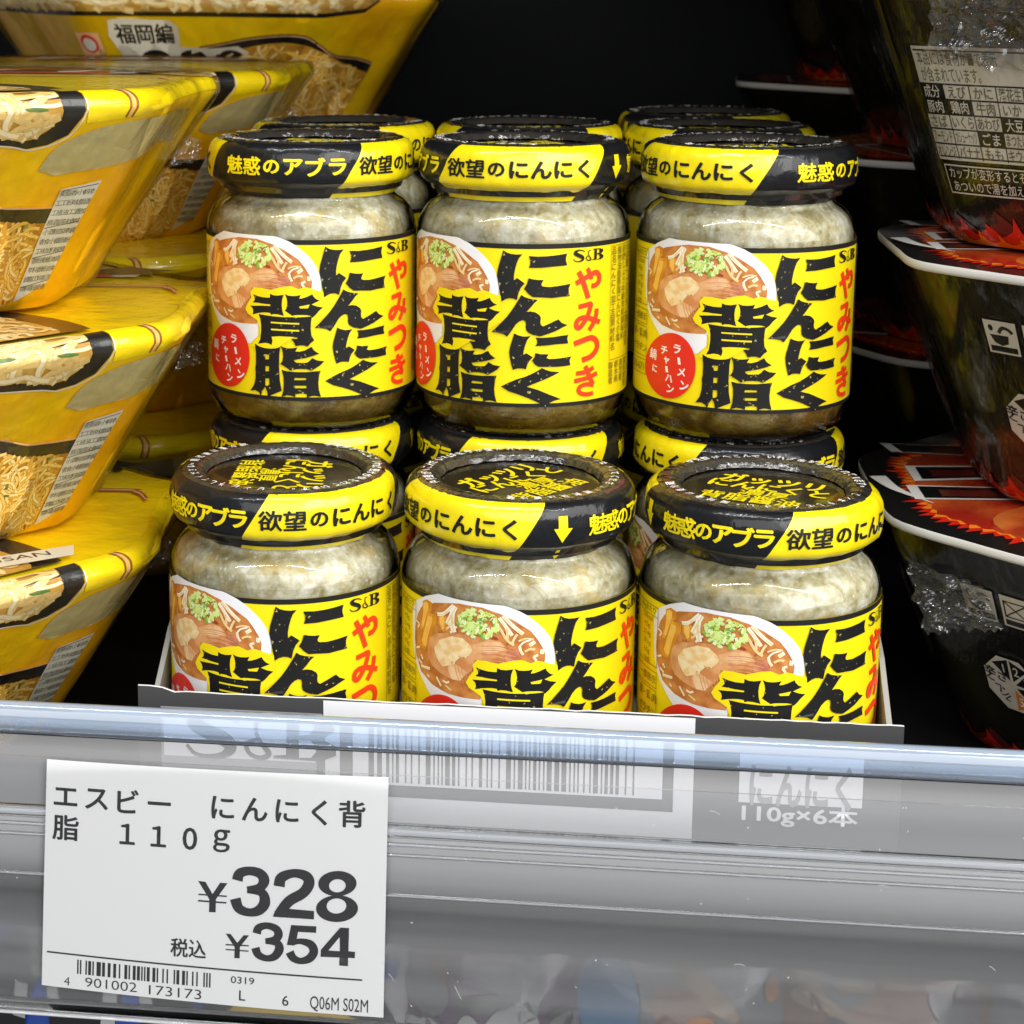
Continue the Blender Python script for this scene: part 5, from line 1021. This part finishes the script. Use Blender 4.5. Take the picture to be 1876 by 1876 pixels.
def make_black():
    r = tag(empty('spicy_noodle_bowl', (0, 0, 0)), 'bowl', 'noodle bowl', 'black wrapped spicy noodle bowls')
    black_body().obj('printed_bowl', r)
    g = Geo(); b = BB; n = 120
    g.grid([[b.pt(2*pi*j/n, t, o)[:2]+(z,) for j in range(n)] for t, o, z in ((1, .0, b.H-.02), (1, .05, b.H-.015), (1, .06, b.H+.01), (1, .06, b.H+.05), (1, .052, b.H+.064))], rim_white, True)
    g.obj('rim', r)
    black_lid().obj('lid', r)
    film_shell(BB, .0, 1.0, .035, 4.0).obj('film_wrap', r)
    return r
b0 = make_black()
def black_bowl(c, base, rz, label, first=[True]):
    o = b0 if first[0] else copy_tree(b0)
    first[0] = False
    o.location = Vector((*c, base))*S; o.rotation_euler.z = rad(rz); o['label'] = label
    return o
top = black_bowl((5.75, 2.8), 2.63, -225, 'topmost black noodle bowl of the front stack, its cream allergen table in view')
low = black_bowl((6.08, 2.25), .40, -135, 'middle black noodle bowl of the front stack, hotness octagon and pictograms on its side')
bot = black_bowl((5.95, 1.9), -1.84, -135, 'bottom black noodle bowl of the front stack, flame-edged red lid with white-edged black lettering')
black_bowl((5.9, 8.0), 3.05, 20, 'topmost black noodle bowl of the second stack, shaded behind the front stack')
black_bowl((5.75, 8.0), .83, 60, 'middle black noodle bowl of the second stack, its red foot showing behind the jars')
black_bowl((5.85, 8.0), -1.38, 30, 'bottom black noodle bowl of the second stack, only its dark side showing')
black_bowl((5.45, 13.3), 3.6, 0, 'topmost black noodle bowl at the back, its red foot high above the jars')
black_bowl((5.4, 13.3), 1.39, 40, 'upper middle black noodle bowl at the back with a thin pale rim')
black_bowl((5.45, 13.3), -.82, 80, 'lower middle black noodle bowl at the back in deep shade')
top.scale.z = 1.14
# loose film: the crumpled flap on the topmost bowl, the cut edge on the bottom one
def flap(parent, quad, rz, amp, seed, n=22, edge=0.0):
    o = crumple(quad, n, amp, film_bright, seed, edge).obj('film_flap', parent)
    return o
def on_bowl(b, a, t, off): return b.pt(rad(a), t, off)
# film flaps lie on the bowls' sides in each bowl's own frame
flap(top, [on_bowl(BB, 163, .70, .05), on_bowl(BB, 198, .66, .06), on_bowl(BB, 200, .97, .12), on_bowl(BB, 170, .97, .14)], 0, .11, 2.0, 44)
flap(bot, [on_bowl(BB, 70, .55, .16), on_bowl(BB, 86, .66, .04), on_bowl(BB, 84, .84, .05), on_bowl(BB, 66, .86, .05)], 0, .08, 6.0, 40, .02)

# ------------------------------------------------------------------ packs on the lower shelf, seen through and under the rail
def pouch(name, x, y, zt, w, h, d, body, label, decor, rz=0.0):
    r = tag(empty(name, (x, y, zt-h), rz), label, 'pouch', 'packs on the lower shelf')
    g = Geo(); rows = []
    nx, nz = 16, 14
    for side in (-1, 1):
        rows = []
        for i in range(nz+1):
            v = i/nz; row = []
            for j in range(nx+1):
                u = j/nx*2-1
                k = (1-abs(u)**2.6)*(1-abs(2*v-1)**5)
                row.append((u*w/2*(1-.03*sin(v*pi)), side*d/2*k+.03*noise.noise(Vector((u*3, v*4, side+x))), v*h))
            rows.append(row)
        g.grid(rows, body, flip=side > 0)
    p = Print(.004); decor(p, w, h)
    def mp(a, c, dd):
        u = a/(w/2); v = c/h
        k = (1-min(abs(u), 1)**2.6)*(1-min(abs(2*v-1), 1)**5)
        return (a, -d/2*k+.03*noise.noise(Vector((u*3, v*4, -1+x)))-.02-dd, c)
    p.lay(g, mp, .2, .2)
    g.obj('printed_pouch', r)
    return r
lw = {k: pm('lower_'+k, c, .35, coat=.5, coat_r=.08) for k, c in (('blue', (.02, .07, .35)), ('white', (.42, .42, .43)), ('black', (.012, .012, .014)), ('cyan', (.05, .20, .42)), ('beige', (.40, .26, .15)), ('brown', (.20, .07, .02)), ('yellow', (.62, .42, .02)), ('purple', (.08, .035, .09)), ('grey', (.16, .165, .18)), ('green', (.04, .14, .10)), ('orange', (.72, .26, .05)))}
def d_blue(p, w, h):
    for i, x in enumerate((-.35, .45)):
        p.stroke([(x-.35, h-1.25), (x-.2, h-.55), (x+.05, h-.35), (x+.3, h-.6), (x+.38, h-1.3)], .42, lw['black'], 2)
        p.stroke([(x-.12, h-.62), (x-.14, h-.92)], .12, lw['white'], 3); p.stroke([(x+.16, h-.62), (x+.18, h-.8)], .10, lw['white'], 3)
    p.ell(-1.2, h-.8, .35, .5, lw['white'], 1, 20)
def d_white(p, w, h):
    p.ell(-.1, h-1.0, .9, .75, lw['black'], 1, 24); p.ell(-.1, h-1.0, .6, .5, lw['yellow'], 2, 24); p.ell(.15, h-1.05, .3, .28, lw['black'], 3, 20)
    p.stroke([(-1.2, h-.3), (-.3, h-.15), (.8, h-.4)], .16, lw['blue'], 2)
rl = random.Random(21)
def blotches(p, w, h, cols, n, lay=1):
    for i in range(n): p.ell(rl.uniform(-w*.38, w*.38), h-rl.uniform(.2, 1.5), rl.uniform(.08, .38), rl.uniform(.05, .22), lw[rl.choice(cols)], lay+i*.02, 24, rl.uniform(0, 3))
def d_purple(p, w, h): blotches(p, w, h, ('brown', 'grey', 'white', 'black', 'purple'), 26)
def d_cyan(p, w, h):
    blotches(p, w, h, ('beige', 'brown', 'beige', 'orange', 'grey'), 24); p.ell(-.62, h-.50, .27, .38, lw['cyan'], 3, 28); p.ell(-.55, h-1.2, .3, .3, lw['blue'], 2.8, 20, 0, .1, rl)
def d_grey(p, w, h): blotches(p, w, h, ('green', 'grey', 'black', 'white', 'blue'), 24)
def d_brown(p, w, h): blotches(p, w, h, ('brown', 'black', 'beige', 'grey', 'purple'), 26)
ZT = -2.98
for x, w, mat, lab, dec in ((-3.75, 2.3, 'blue', 'blue pouch with thick black lettering on the lower shelf under the price ticket', d_blue),
                            (-1.75, 1.9, 'white', 'white pouch with a black and yellow picture on the lower shelf under the ticket edge', d_white),
                            (-.1, 1.7, 'purple', 'purple pouch with grey and brown blotches on the lower shelf just beside the price ticket', d_purple),
                            (1.45, 2.0, 'grey', 'pouch with a blue disc and beige picture on the lower shelf, seen through the rail', d_cyan),
                            (3.15, 2.0, 'brown', 'brown and beige pouch on the lower shelf, seen through the rail', d_brown),
                            (4.85, 2.0, 'grey', 'grey and green pouch on the lower shelf, beside the brown one', d_grey)):
    pouch('product_pouch', x, -.55, ZT, w, 4.3, .9, lw[mat], lab, dec)
